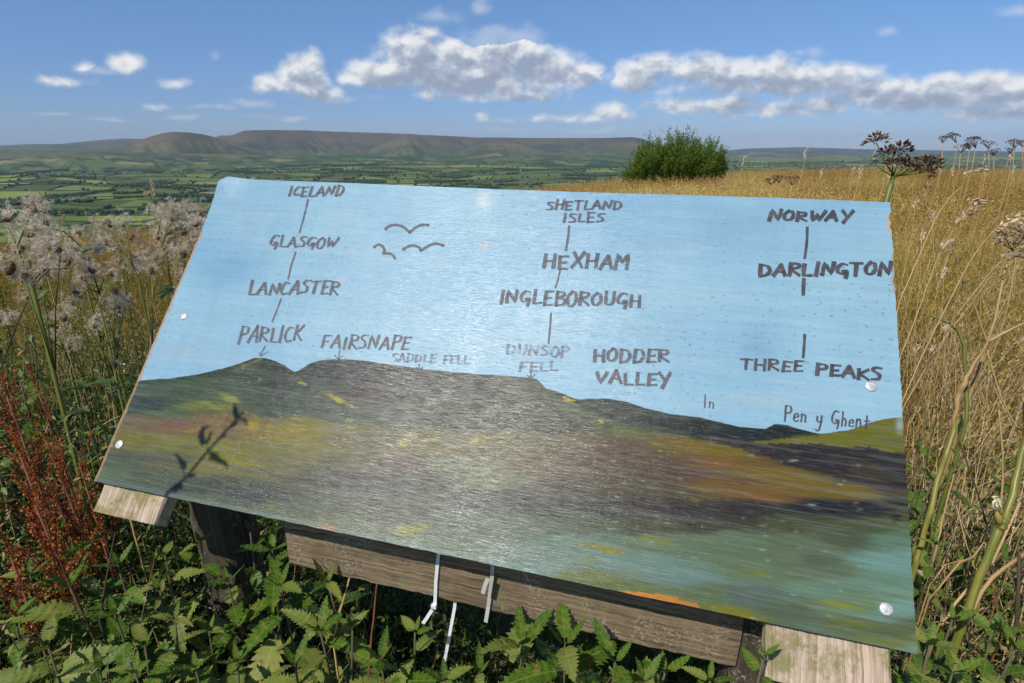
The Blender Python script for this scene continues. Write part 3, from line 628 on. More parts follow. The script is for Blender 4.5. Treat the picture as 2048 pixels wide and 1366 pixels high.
# painted dabs: px, py, rx, ry, tilt deg (image, clockwise), sRGB, strength, edge softness
DABS = [(460, 797, 26, 8, 22, (168, 172, 62), .9, .5), (430, 812, 60, 12, 5, (150, 156, 70), .7, .5), (390, 815, 40, 12, 0, (140, 146, 66), .6, .6), (505, 830, 24, 3, 30, (150, 150, 60), .8, .4), (680, 800, 44, 5.5, 27, (186, 176, 42), .95, .4), (608, 767, 10, 3.5, 10, (184, 170, 40), .9, .4), (590, 832, 12, 2, 0, (160, 168, 60), .8, .4), (700, 842, 15, 6, 0, (140, 148, 84), .7, .4),
        (505, 725, 26, 3, -20, (150, 142, 66), .85, .4), (485, 735, 22, 1.8, -22, (160, 150, 70), .8, .4), (560, 727, 30, 3, 35, (104, 112, 56), .7, .5), (515, 757, 2.0, 8, 10, (190, 190, 190), .5, .5),
        (505, 852, 16, 14, 0, (182, 156, 46), .85, .5), (535, 855, 12, 12, 0, (170, 150, 52), .7, .5), (590, 858, 26, 8, 5, (190, 160, 40), .8, .5), (380, 862, 16, 4, 0, (170, 156, 50), .8, .4), (265, 870, 30, 16, 0, (146, 138, 54), .5, .6), (340, 848, 46, 12, 0, (132, 96, 92), .6, .6), (465, 872, 30, 10, 15, (118, 96, 100), .5, .6), (480, 925, 80, 10, 8, (156, 146, 62), .7, .6), (380, 895, 40, 7, 5, (92, 92, 78), .5, .6),
        (810, 886, 16, 11, 10, (176, 162, 66), .9, .4), (768, 878, 8, 5, 0, (160, 152, 78), .8, .4), (860, 880, 26, 3, -3, (178, 166, 74), .8, .4), (960, 878, 36, 5, -8, (180, 164, 70), .8, .5), (945, 886, 16, 5, -10, (184, 164, 60), .7, .5), (1140, 801, 11, 5, 14, (214, 178, 52), 1, .25), (1136, 795, 6, 2, 30, (214, 190, 90), 1, .3), (1205, 841, 6, 3.5, 10, (196, 186, 54), 1, .3), (1155, 868, 5, 4, 0, (150, 140, 48), .8, .4), (1205, 882, 5, 2, 0, (170, 160, 60), .8, .3), (1150, 820, 60, 8, 15, (104, 114, 64), .7, .6), (1190, 850, 14, 16, 30, (96, 110, 60), .7, .6), (1260, 868, 60, 8, 5, (110, 118, 62), .7, .6),
        (1090, 838, 8, 3, 0, (120, 116, 116), .8, .4), (720, 790, 28, 14, -20, (78, 60, 68), .5, .7), (800, 930, 40, 30, 0, (104, 84, 84), .5, .7), (860, 955, 30, 20, 0, (104, 88, 90), .5, .7), (1230, 905, 60, 40, 0, (104, 76, 66), .6, .5), (1390, 890, 90, 14, 2, (134, 108, 40), .7, .6), (1350, 950, 90, 26, 4, (96, 68, 62), .6, .6), (1440, 925, 60, 14, 6, (146, 100, 50), .7, .5), (1560, 960, 110, 20, 12, (138, 110, 36), .75, .5), (1480, 962, 60, 8, 6, (106, 68, 60), .6, .5), (1700, 990, 90, 12, 6, (134, 112, 40), .8, .5), (1560, 1000, 80, 9, 7, (144, 96, 46), .7, .5), (1390, 1000, 20, 6, 20, (130, 112, 44), .7, .5),
        (1290, 1010, 110, 18, 2, (72, 62, 66), .6, .6), (1400, 1020, 130, 18, 3, (70, 58, 60), .6, .6), (1650, 1015, 110, 16, 2, (42, 40, 50), .9, .5), (1780, 1012, 46, 12, -8, (44, 42, 52), .9, .5), (1720, 1030, 60, 12, 0, (52, 50, 56), .7, .5), (1810, 960, 14, 40, 0, (60, 48, 52), .7, .5), (1790, 1035, 10, 20, 0, (48, 46, 50), .7, .5),
        (815, 1062, 34, 16, 0, (160, 160, 84), .9, .5), (845, 1052, 16, 10, 0, (160, 160, 84), .8, .5), (930, 1075, 14, 6, 0, (128, 138, 92), .7, .5), (545, 1012, 8, 9, 30, (140, 144, 64), .8, .4), (510, 1010, 5, 8, -30, (130, 134, 64), .7, .4), (450, 965, 8, 8, 0, (112, 124, 66), .6, .5),
        (1190, 1092, 70, 7, 8, (154, 150, 50), .85, .4), (1225, 1104, 30, 5, 8, (166, 152, 46), .85, .4), (1310, 1080, 50, 10, 10, (138, 142, 60), .8, .5), (1180, 1120, 30, 6, 5, (142, 146, 66), .7, .5), (1200, 1155, 36, 8, 12, (140, 142, 56), .7, .5), (1510, 1145, 40, 6, 16, (146, 146, 46), .85, .4), (1680, 1210, 70, 5, 8, (156, 152, 40), .85, .4), (1450, 1238, 70, 9, 10, (156, 152, 30), .85, .5), (1560, 1262, 50, 6, 8, (132, 132, 44), .7, .5), (1690, 1245, 50, 8, 6, (122, 126, 60), .7, .5), (1680, 1285, 80, 6, 8, (130, 134, 60), .7, .5), (1290, 1205, 60, 7, 10, (130, 134, 60), .6, .5), (1400, 1160, 160, 10, 6, (128, 154, 158), .6, .6), (1560, 1190, 120, 12, 8, (112, 130, 124), .6, .6), (1640, 1120, 60, 14, 3, (78, 88, 84), .6, .6), (1640, 1065, 60, 12, 3, (96, 96, 70), .6, .6)]
def inpoly(x, y, poly):
    inside = np.zeros(x.shape, bool); n = len(poly)
    for i in range(n):
        x1, y1 = poly[i]; x2, y2 = poly[(i + 1) % n]
        c = ((y1 > y) != (y2 > y)); xi = (x2 - x1) * (y - y1) / (y2 - y1 + 1e-9) + x1
        inside ^= c & (x < xi)
    return inside
def build_board():
    e = empty('painted_sign_board', bpt(0.5, 0.5), 'weathered plywood view board painted with blue sky, dark hills and place names', 'sign board')
    nu, nv = 640, 320
    u = np.linspace(0, 1, nu); v = np.linspace(0, 1, nv); U, Vv = np.meshgrid(u, v)
    # ragged cut edges, a knocked-off top left corner
    ed = 0.0009
    jl = (fbm(v * 40, v * 0 + 2, 4, 3) - .5) * ed / BW * 2; jr = (fbm(v * 60, v * 0 + 4, 4, 4) - .5) * ed / BW * 2.5
    jb = (fbm(u * 60, u * 0 + 6, 4, 5) - .5) * ed / BH * 1.6; jt = (fbm(u * 30, u * 0 + 8, 4, 6) - .5) * ed / BH * 1.2
    chip = -0.0025 * np.exp(-((v - .955) / .012) ** 2) - .002 * np.exp(-((v - .93) / .006) ** 2) - .0015 * np.exp(-((v - .78) / .01) ** 2)
    U2 = U * (1 + (jr + chip)[:, None] - jl[:, None]) + jl[:, None]; V2 = Vv * (1 + jt[None] - jb[None]) + jb[None]
    rc = 0.012 / BW; d = np.clip(1 - U / (rc * 1.5), 0, 1) * np.clip(1 - (1 - Vv) / (rc * 3), 0, 1); V2 = V2 - d * 0.02
    cu = curl(U2, V2) + 0.00012 * (fbm(U * 300, Vv * 150, 2, 8) - .5)
    top = BO + U2[..., None] * BA + V2[..., None] * BB + cu[..., None] * BN
    q = np.stack([U2, V2, np.ones_like(U2)], -1) @ HM.T; PX = q[..., 0] / q[..., 2]; PY = q[..., 1] / q[..., 2]
    # brush wobble, mostly sideways
    wx = (fbm(U * 9, Vv * 110, 4, 21) - .5) * 66; wy = (fbm(U * 7, Vv * 110, 4, 22) - .5) * 20 + (fbm(U * 40, Vv * 12, 3, 23) - .5) * 9
    qx, qy = PX + wx, PY + wy
    num = np.zeros(PX.shape + (3,)); den = np.zeros(PX.shape)
    for x, y, c in LAND:
        dd = ((qx - x) / 60) ** 2 + ((qy - y) / 15) ** 2; wgt = 1 / (dd + 0.08) ** 2.6
        num += wgt[..., None] * s2l(c); den += wgt
    land = num / den[..., None]
    def lay(mask, c): 
        nonlocal land
        land = land * (1 - mask[..., None]) + s2l(c) * mask[..., None]
    # the sharper painted shapes on the right
    hill = [(1500, 882), (1560, 876), (1610, 868), (1660, 868), (1700, 860), (1740, 845), (1770, 838), (1850, 828), (1850, 905), (1800, 903), (1775, 902), (1740, 893), (1700, 893), (1660, 883), (1620, 886), (1560, 886), (1510, 888)]
    lay(inpoly(PX + wx * .1, PY + wy * .3, hill) * 0.9, (128, 126, 50))
    dark = [(1400, 862), (1500, 886), (1560, 890), (1640, 884), (1700, 897), (1745, 897), (1776, 906), (1850, 906), (1850, 985), (1760, 972), (1700, 960), (1640, 945), (1560, 920), (1480, 900), (1420, 885)]
    lay(inpoly(PX + wx * .15, PY + wy * .4, dark) * 0.85, (58, 50, 56))
    pl = [(1700, 915), (1760, 925), (1790, 960), (1740, 962), (1700, 945)]
    lay(inpoly(PX + wx * .2, PY + wy, pl) * 0.4, (92, 76, 52))
    bk = [(1290, 816), (1340, 826), (1440, 843), (1530, 857), (1550, 846), (1610, 858), (1645, 868), (1600, 874), (1500, 884), (1400, 868), (1300, 845)]
    lay(inpoly(PX + wx * .05, PY + wy * .3, bk) * 0.55, (42, 48, 54))
    cr = np.interp(PX, [p[0] for p in SIL], [p[1] for p in SIL])
    rim = np.exp(-((PY - cr - 4) / 5) ** 2) * (PX < 1640); lay(rim * 0.45, (50, 60, 58))
    for x, y, rx, ry, tl, c, st, so_ in DABS:
        a = R_(tl); dx, dy = PX + wx * .12 + (vn(U * 30, Vv * 420, 70) - .5) * 16 - x, PY + wy * .25 - y
        p = (dx * math.cos(a) + dy * math.sin(a)) / rx; r = (-dx * math.sin(a) + dy * math.cos(a)) / ry
        g = sstep(1, 1 - so_ - 1e-3, np.sqrt(p * p + r * r)) * np.clip(1.9 * fbm(U * 60, Vv * 300, 3, 77) - .05, .15, 1.1); lay(np.clip(g * st, 0, 1), c)
    # sky: thin coats of blue
    n = fbm(U * 5, Vv * 4, 4, 31); n2 = fbm(U * 12, Vv * 46, 4, 32)
    sky = s2l((152, 200, 228)) * (1 - n[..., None]) + s2l((176, 220, 240)) * n[..., None]
    f = sstep(.52, .72, n2) * .28; sky = sky * (1 - f[..., None]) + s2l((190, 222, 232)) * f[..., None]
    f = sstep(.50, .30, fbm(U * 3 + 4, Vv * 3, 3, 35)) * .75; sky = sky * (1 - f[..., None]) + s2l((136, 188, 222)) * f[..., None]
    sky = sky * (1 + .16 * (fbm(U * 8, Vv * 160, 4, 84)[..., None] - .5) + .10 * (fbm(U * 60, Vv * 5, 3, 85)[..., None] - .5))
    def sdab(x, y, rx, ry, c, st):
        nonlocal sky
        g = np.exp(-((PX - x) / rx) ** 2 - ((PY - y) / ry) ** 2) * st * (0.4 + 1.2 * fbm(U * 80, Vv * 160, 3, 36)); g = np.clip(g, 0, 1); sky = sky * (1 - g[..., None]) + s2l(c) * g[..., None]
    sdab(968, 400, 14, 16, (225, 240, 245), 1.0); sdab(970, 490, 10, 6, (222, 210, 205), .8); sdab(350, 700, 40, 14, (186, 204, 220), .5); sdab(1520, 800, 50, 14, (190, 214, 224), .6); sdab(1510, 700, 40, 60, (132, 182, 214), .5); sdab(1440, 470, 60, 40, (140, 190, 218), .4); sdab(1310, 490, 60, 30, (146, 196, 222), .4)
    sdab(1000, 700, 160, 40, (168, 206, 222), .5); sdab(680, 560, 14, 3, (220, 200, 200), .7)
    # bare wood along the chipped edges
    def bare(mask, c):
        nonlocal sky, land
        sky = sky * (1 - mask[..., None]) + s2l(c) * mask[..., None]; land = land * (1 - mask[..., None]) + s2l(c) * mask[..., None]
    nn = fbm(U * 60, Vv * 60, 3, 50)
    bare((U < 0.0042 + 0.004 * (nn - .5)) * (Vv < 0.80) * .85, (206, 168, 132))
    bare(((U > 0.9965 - .006 * (nn - .5)) & (np.abs(Vv - .94) < .025)) * .8, (226, 190, 156))
    bare(((U > 0.998) & (np.abs(Vv - .8) < .05)) * .6, (200, 150, 110))
    _, vo = uvp(1320, 1212); uo0, _ = uvp(1235, 1190); uo1, _ = uvp(1398, 1222)
    bare(((U > uo0) & (U < uo1) & (Vv < 00.001 + .009 * np.sin(np.clip((U - uo0) / (uo1 - uo0), 0, 1) * 2.6))) * 1.0, (236, 150, 62))
    uo0, _ = uvp(632, 1058); uo1, _ = uvp(672, 1066); bare(((U > uo0) & (U < uo1) & (Vv < .012)) * .9, (210, 130, 60))
    rag = (Vv < 0.012 + 0.014 * (fbm(U * 25, U * 0, 3, 51) - .35)); bare(rag * .40 * (U < .62) * (Vv < .012), (140, 164, 172))
    g = np.exp(-((PX - 1800) / 7) ** 2 - ((PY - 848) / 16) ** 2) * 1.2; bare(np.clip(g, 0, .85) * (nn > .42), (186, 200, 206))
    for k in range(60):   # little knocks and scrapes
        x, y = random.uniform(1150, 1800), random.uniform(900, 1280); L_ = random.uniform(2, 8)
        g = np.exp(-((PX - x) / L_) ** 2 - ((PY - y - (PX - x) * .1) / 1.3) ** 2); land = land * (1 - g[..., None] * .8) + s2l((176, 190, 190)) * g[..., None] * .8
    # hair crack along the grain
    cl = np.interp(PX, [300, 560, 900, 1180], [800, 812, 852, 868]); g = np.exp(-((PY - cl) / 1.1) ** 2) * .6 * ((PX > 420) & (PX < 1150)); land = land * (1 - g[..., None])
    sd = cr - PY
    me_v = top.reshape(-1, 3); th = 0.011
    i = (np.arange(nv - 1)[:, None] * nu + np.arange(nu - 1)[None]).ravel(); F = np.stack([i, i + 1, i + nu + 1, i + nu], 1)
    # rim and underside
    ring = np.concatenate([np.arange(nu), np.arange(1, nv) * nu + nu - 1, (nv - 1) * nu + np.arange(nu - 2, -1, -1), np.arange(nv - 2, 0, -1) * nu])
    nb = len(me_v); low = me_v[ring] - BN * th; mid = me_v[ring].copy()
    Vall = np.concatenate([me_v, mid, low]); k = len(ring); a = np.arange(k); b = (a + 1) % k
    Fs = np.stack([nb + a, nb + k + a, nb + k + b, nb + b], 1)
    t = NT('painted_plywood'); uv = t.n('ShaderNodeUVMap', uv_map='board').outputs[0]
    st = t.noise(t.vmul(uv, (16, 620, 1)), 1.0, 5, 0.62, 0.15); st2 = t.noise(t.vmul(uv, (40, 900, 1)), 1.0, 3, 0.6)
    fine = t.noise(t.vmul(uv, (420, 900, 1)), 1.0, 2, 0.6)
    msk = t.map(t.math('ADD', t.attr('sd'), t.math('MULTIPLY', t.math('SUBTRACT', st, .5), 4)), -0.9, 0.9, 1, 0, True)
    sc = t.attr('sky_col', 0); lc = t.attr('land_col', 0)
    # faint mildew dots and wood pores in the blue
    dots = t.math('MULTIPLY', t.map(t.noise(t.vmul(uv, (120, 210, 1)), 1.0, 2, 0.5), 0.625, 0.69, 0, 1, True), t.map(t.noise(uv, 6, 3), .35, .6, .1, 1))
    pores = t.map(st2, 0.64, 0.76, 0, 1, True)
    sc = t.mix(t.math('MULTIPLY', dots, 0.65), sc, (0.10, 0.17, 0.22)); sc = t.mix(t.math('MULTIPLY', pores, 0.42), sc, (0.16, 0.24, 0.30))
    sc = t.mix(t.map(st, .5, .75, 0, .12), sc, (0.58, 0.76, 0.84))
    lc2 = t.mix(t.map(st, .30, .60, .45, 0), lc, (0.045, 0.05, 0.05)); lc2 = t.mix(t.map(st2, .55, .8, 0, .22), lc2, (0.36, 0.38, 0.30))
    c = t.mix(msk, sc, lc2)
    h = t.math('ADD', t.math('MULTIPLY', st, 1.0), t.math('ADD', t.math('MULTIPLY', st2, 0.7), t.math('MULTIPLY', fine, 0.40)))
    ro = t.map(st, .3, .7, .24, .36)
    sh_ = t.pbsdf(c, t.map(t.noise(uv, 9, 4), .35, .65, .20, .34), t.map(t.math('ADD', st2, t.math('MULTIPLY', fine, .6)), .62, .98, .02, .52), bump=h, bstr=0.62, bdist=0.0007)
    pn = sh_.node; pn.inputs['Anisotropic'].default_value = .75; pn.inputs['Anisotropic Rotation'].default_value = .25
    tg = t.n('ShaderNodeTangent', direction_type='UV_MAP', uv_map='board'); t.l(tg.outputs[0], pn.inputs['Tangent'])
    mt = t.fin(sh_)
    te = NT('plywood_edge'); co = te.coord(3)
    ce = te.mix(te.map(te.noise(co, 90, 4), .4, .6, 0, 1), (0.30, 0.20, 0.12), (0.10, 0.08, 0.06)); me_ = te.fin(te.pbsdf(ce, 0.85, 0.2, bump=te.noise(co, 500, 3), bstr=.6, bdist=.001))
    me = npmesh('panel', Vall - np.array(e.location), np.concatenate([F, Fs]), [mt, me_], True, np.concatenate([np.zeros(len(F)), np.ones(len(Fs))]))
    pad = lambda arr, ch: np.concatenate([arr.reshape(-1, ch), np.zeros((2 * k, ch))])
    cattr(me, 'sky_col', pad(sky * .60, 3)); lum = land.mean(-1, keepdims=True); land = np.clip(lum + (land - lum) * 1.12, .003, 1) * np.array([1.02, 1.06, .84])
    land = land * (1 + .42 * (fbm(U * 7, Vv * 170, 4, 81)[..., None] - .5)) * (1 + .30 * (fbm(U * 3, Vv * 9, 3, 82)[..., None] - .5))
    wp_ = sstep(.56, .68, fbm(U * 12, Vv * 260, 4, 83)) * .30; land = land * (1 - wp_[..., None]) + np.array([.30, .34, .28]) * wp_[..., None]; cattr(me, 'land_col', pad(land * .50 * (.80 + .5 * np.clip(lum / .2, 0, .6)), 3)); fattr(me, 'sd', pad(sd, 1))
    uvl = me.uv_layers.new(name='board'); li = np.concatenate([F, Fs]).ravel(); uu = pad(np.stack([U * BW, Vv * BH], -1), 2)[li]; uvl.data.foreach_set('uv', uu.astype(np.float32).ravel())
    panel = link('panel', me, e)
    ub = MB(); P4 = [bpt(0.002, .002, -th - .0004), bpt(.998, .002, -th - .0004), bpt(.998, .99, -th - .0004), bpt(0.002, .98, -th - .0004)]; ub.add(P4, [(3, 2, 1, 0)]); part('back_face', ub, me_, e, False)
    # nails
    tn = NT('galvanised_nail'); co = tn.coord(3); mn = tn.fin(tn.pbsdf(tn.mix(tn.map(tn.noise(co, 300, 3), .4, .6, 0, 1), (0.72, 0.72, 0.72), (0.46, 0.44, 0.42)), 0.42, 0.5, 0.35, bump=tn.noise(co, 400, 2), bstr=.12, bdist=.0004))
    for px, py, r in ((368, 633, 6.6), (239, 889, 7.4), (1741, 773, 7.2), (1772, 1218, 7.4), ):
        nb_ = MB(); uq, vq = uvp(px, py); c0 = bpt(uq, vq); X = BA / BW; Y = BB / BH; r *= 1e-3; vs = []; fs = []; n = 20
        for rr, hh in ((r, .0002), (r, .0011), (r * .8, .0016), (r * .25, .0019)):
            for k2 in range(n): an = 2 * math.pi * k2 / n; vs.append(c0 + (X * math.cos(an) + Y * math.sin(an)) * rr + BN * hh)
        for l2 in range(3):
            for k2 in range(n): fs.append((l2 * n + k2, l2 * n + (k2 + 1) % n, (l2 + 1) * n + (k2 + 1) % n, (l2 + 1) * n + k2))
        fs.append(tuple(range(3 * n, 4 * n))); nb_.add(vs, fs); part('nail', nb_, mn, e)
    return e
BOARD = build_board()

# hand lettering: marker strokes. Letters in a unit box, y up
G = {
 'A': (.95, [[(0, 0), (.5, 1)], [(.5, 1), (.92, 0)], [(.2, .36), (.76, .36)]]), 'B': (.8, [[(.08, 0), (.08, 1)], [(.08, 1), (.6, .95), (.66, .72), (.12, .54)], [(.12, .54), (.74, .45), (.74, .1), (.08, 0)]]),
 'C': (.72, [[(.74, .92), (.4, 1), (.1, .7), (.04, .3), (.3, 0), (.72, .1)]]), 'D': (.9, [[(.1, 0), (.1, 1)], [(.05, 1), (.6, .92), (.84, .5), (.6, .1), (.08, 0)]]),
 'E': (.74, [[(.12, 0), (.12, 1)], [(.12, 1), (.74, 1)], [(.12, .5), (.62, .52)], [(.1, 0), (.74, .02)]]), 'F': (.72, [[(.1, 0), (.14, 1)], [(.14, 1), (.8, 1.02)], [(.12, .5), (.62, .52)]]),
 'G': (.85, [[(.78, .92), (.4, .98), (.1, .7), (.06, .3), (.4, .12), (.7, .3)], [(.45, .36), (.8, .36), (.72, -.22)]]), 'H': (.9, [[(.08, 0), (.08, 1)], [(.82, 0), (.82, 1)], [(.08, .48), (.82, .52)]]),
 'I': (.32, [[(.12, 0), (.16, 1)]]), 'K': (.85, [[(.1, 0), (.1, 1)], [(.82, 1), (.16, .5), (.85, 0)]]), 'L': (.7, [[(.1, 1), (.1, 0), (.72, .03)]]),
 'M': (1.05, [[(.06, 0), (.12, 1), (.5, .4), (.92, 1), (.98, 0)]]), 'N': (.95, [[(.06, 0), (.12, 1), (.8, .02), (.88, 1)]]), 'O': (.85, [[(.4, 1), (.06, .62), (.14, .1), (.5, 0), (.8, .35), (.68, .88), (.38, 1)]]),
 'P': (.78, [[(.1, -.05), (.1, 1)], [(.06, 1), (.66, .96), (.72, .62), (.14, .46)]]), 'R': (.86, [[(.1, 0), (.1, 1)], [(.06, 1), (.68, .95), (.7, .65), (.16, .5), (.86, 0)]]), 'S': (.72, [[(.74, .96), (.3, .98), (.1, .75), (.6, .42), (.55, .08), (.04, .02)]]),
 'T': (.9, [[(-.02, 1), (.92, 1)], [(.45, 1), (.42, 0)]]), 'U': (.88, [[(.1, 1), (.12, .15), (.45, 0), (.75, .2), (.8, 1)]]), 'V': (.9, [[(.04, 1), (.35, 0), (.86, 1)]]),
 'W': (1.15, [[(.04, 1), (.24, .04), (.55, .75), (.75, .04), (1.15, 1.02)]]), 'X': (.9, [[(.04, 1), (.85, 0)], [(.86, 1), (.05, 0)]]), 'Y': (.95, [[(.04, 1), (.45, .45)], [(.92, 1), (.3, -.25)]]), ' ': (.6, []),
 'e': (.62, [[(.08, .3), (.52, .34), (.4, .55), (.12, .5), (.06, .15), (.3, 0), (.56, .08)]]), 'n': (.62, [[(.08, 0), (.08, .55)], [(.08, .42), (.3, .56), (.5, .4), (.52, 0)]]), 'y': (.72, [[(.08, .55), (.12, .22), (.34, .14), (.52, .2)], [(.58, .6), (.52, -.2), (.3, -.5), (.02, -.42)]]),
 'h': (.62, [[(.08, 0), (.08, 1)], [(.08, .38), (.3, .54), (.5, .38), (.52, 0)]]), 't': (.5, [[(.22, 0), (.22, 1.05)], [(-.04, .62), (.56, .66)]]), 'a': (.6, [[(.5, .5), (.2, .54), (.06, .2), (.22, 0), (.5, .14)], [(.52, .56), (.54, 0)]])}
# text, baseline start px, baseline end px, cap height px, slant (dx per height), nib px, wear (0 crisp .. 1 faded)
WORDS = [('ICELAND', (578, 394), (688, 392), 19, .30, 4.6, .3), ('GLASGOW', (540, 494), (676, 497), 21, .30, 4.8, .35), ('LANCASTER', (498, 590), (680, 587), 25, .28, 5.2, .4), ('PARLICK', (475, 684), (608, 682), 30, .26, 4.7, .35), ('FAIRSNAPE', (643, 695), (820, 698), 25, .24, 4.6, .55), ('SADDLE FELL', (783, 723), (938, 727), 15, .15, 4.2, .8),
 ('SHETLAND', (1093, 419), (1244, 418), 17, .18, 5.0, .35), ('ISLES', (1126, 444), (1208, 442), 17, .15, 5.0, .3), ('HEXHAM', (1087, 536), (1258, 537), 27, .14, 6.6, .3), ('INGLEBOROUGH', (999, 606), (1282, 613), 26, .12, 6.0, .45), ('DUNSOP', (1013, 706), (1138, 714), 19, .12, 5.0, .7), ('FELL', (1038, 742), (1116, 741), 16, .12, 5.2, .65), ('HODDER', (1187, 722), (1338, 725), 24, .10, 6.4, .4), ('VALLEY', (1192, 767), (1342, 770), 23, .06, 6.6, .35),
 ('NORWAY', (1537, 442), (1704, 443), 19, .20, 7.0, .12), ('DARLINGTON', (1517, 552), (1782, 550), 23, .10, 7.6, .15), ('THREE', (1480, 738), (1606, 743), 21, .12, 5.6, .2), ('PEAKS', (1632, 750), (1762, 760), 22, .06, 7.4, .25), ('In', (1408, 814), (1428, 818), 24, .02, 2.8, .35), ('Pen y Ghent', (1568, 842), (1736, 856), 27, .06, 3.4, .15)]
LINES = [([(617, 400), (610, 430), (600, 466)], 4.0, .3), ([(592, 505), (584, 530), (577, 558)], 4.0, .4), ([(563, 598), (554, 622), (545, 644)], 3.6, .4), ([(1138, 452), (1136, 475), (1132, 500)], 5, .3), ([(1120, 540), (1116, 558), (1111, 575)], 3.6, .4), ([(1102, 626), (1100, 655), (1097, 686)], 4.2, .4),
 ([(1614, 456), (1613, 485), (1609, 517)], 5.8, .15), ([(1607, 559), (1606, 590)], 7.5, .2), ([(1609, 670), (1608, 690), (1606, 715)], 6, .1)]
ARROWS = [[[(531, 692), (521, 712)], [(519, 705), (521, 713), (536, 704)]], [[(680, 701), (677, 718)], [(670, 711), (677, 719), (685, 712)]], [[(838, 728), (838, 737)], [(832, 734), (838, 739), (846, 735)]], [[(1062, 746), (1061, 754)], [(1054, 750), (1061, 756), (1070, 749)]]]
BIRDS = [([(771, 459), (778, 453), (790, 450), (802, 452), (812, 458), (819, 465)], [(819, 465), (830, 456), (843, 450), (857, 450)]), ([(806, 499), (816, 493), (828, 491), (838, 495), (842, 501)], [(842, 501), (856, 492), (872, 487), (887, 491)]), ([(748, 495), (756, 490), (764, 492), (769, 500), (767, 507)], [(767, 507), (778, 507), (786, 511), (790, 517)])]
def ink(name, wear):
    t = NT(name); uv = t.n('ShaderNodeTexCoord').outputs[3]
    us = t.attr('ku'); vs_ = t.attr('kv'); cx = t.n('ShaderNodeCombineXYZ'); t.l(us, cx.inputs[0]); t.l(vs_, cx.inputs[1]); uv = cx.outputs[0]
    st = t.noise(t.vmul(uv, (30, 620, 1)), 1, 4, .65); s2 = t.noise(t.vmul(uv, (90, 60, 1)), 1, 3, .6)
    a = t.math('ADD', t.math('MULTIPLY', st, .75), t.math('MULTIPLY', s2, .35))
    al = t.map(a, .30 + wear * .22, .46 + wear * .30, 0.05 + .22 * (1 - wear), 0.86 - .22 * wear, True)
    k_ = .55 + wear * 1.0; c = t.mix(t.map(s2, .35, .65, 0, 1), (0.05 * k_, 0.046 * k_, 0.06 * k_), (0.14 * k_, 0.12 * k_, 0.14 * k_))
    p = t.pbsdf(c, .5, .4); tr = t.n('ShaderNodeBsdfTransparent'); mx = t.n('ShaderNodeMixShader'); t.l(al, mx.inputs[0]); t.l(tr.outputs[0], mx.inputs[1]); t.l(p, mx.inputs[2])
    return t.fin(mx.outputs[0])
INK = [ink('marker_ink_%s' % nm, wv) for nm, wv in (('fresh', .12), ('worn', .38), ('faded', .7))]
def smooth_path(p, k=5):
    if len(p) < 3: return [np.array(p[0]) * (1 - t) + np.array(p[1]) * t for t in np.linspace(0, 1, 4)]
    P = [np.array(q, float) for q in p]; P = [2 * P[0] - P[1]] + P + [2 * P[-1] - P[-2]]; o = []
    for i in range(1, len(P) - 2):
        for t in np.linspace(0, 1, k, endpoint=False):
            a, b, c, d = P[i - 1], P[i], P[i + 1], P[i + 2]
            o.append(.5 * ((2 * b) + (c - a) * t + (2 * a - 5 * b + 4 * c - d) * t * t + (3 * b - a - 3 * c + d) * t ** 3))
    o.append(P[-2]); return o
def stroke_mesh(strokes, nib, wear, name, thin=.42):
    vs = []; fs = []; ku = []; kv = []
    for si, st in enumerate(strokes):
        b = len(vs); h = 0.00035 + 0.00006 * (si % 9); n = len(st)
        for i, p in enumerate(st):
            d = st[min(i + 1, n - 1)] - st[max(i - 1, 0)]; L = np.linalg.norm(d) + 1e-6; d = d / L; nr = np.array([-d[1], d[0]])
            wd = nib * (thin + (1 - thin) * abs(nr @ np.array([.97, .22]))) * (1 + .10 * math.sin(i * 1.3 + si))
            e = d * nib * .3 * (-1 if i == 0 else 1 if i == n - 1 else 0)
            for sgn in (-1, 1):
                q = p + e + nr * wd / 2 * sgn; uu, vv = uvp(q[0], q[1]); vs.append(bpt(uu, vv, h) - np.array(BOARD.location)); ku.append(uu * BW); kv.append(vv * BH)
        for i in range(n - 1): fs.append((b + 2 * i, b + 2 * i + 1, b + 2 * i + 3, b + 2 * i + 2))
    F = np.array(fs); m = INK[0 if wear < .26 else 1 if wear < .56 else 2]
    me = npmesh(name, np.array(vs), F, [m], False)
    fattr(me, 'ku', ku); fattr(me, 'kv', kv)
    return link(name, me, BOARD)
rgt = random.Random(4)
for txt, p0, p1, hgt, sl_, nib, wear in WORDS:
    GAP = .24; tw = sum(G[c][0] for c in txt) + GAP * (len(txt) - 1); p0 = np.array(p0, float); p1 = np.array(p1, float)
    dx = (p1 - p0 - np.array([sl_ * hgt * .6, 0])) / tw; x = 0; ss = []
    for c in txt:
        wgl = np.array([rgt.uniform(-.04, .04), rgt.uniform(-.08, .08)]) * hgt; hs = rgt.uniform(.88, 1.12); sh = rgt.uniform(-.06, .06)
        for stq in G[c][1]:
            if len(stq) >= 3 and c in 'ACEFHIKLMNTVWXY' : pts = sum([[np.array(stq[i]) * (1 - t) + np.array(stq[i + 1]) * t for t in (0, .33, .66)] for i in range(len(stq) - 1)], []) + [np.array(stq[-1])]
            elif len(stq) == 2: pts = smooth_path(stq)
            else: pts = smooth_path(stq, 4)
            ss.append([p0 + dx * (x + q[0]) + wgl + np.array([(sl_ + sh) * hgt * q[1] * hs, -hgt * q[1] * hs - sh * hgt * .5 * q[0]]) + np.array([rgt.uniform(-.02, .02), rgt.uniform(-.02, .02)]) * hgt for q in pts])
        x += G[c][0] + GAP
    o = stroke_mesh(ss, nib * 1.22, wear, 'lettering'); o['label'] = 'hand-lettered name %s in dark marker' % txt
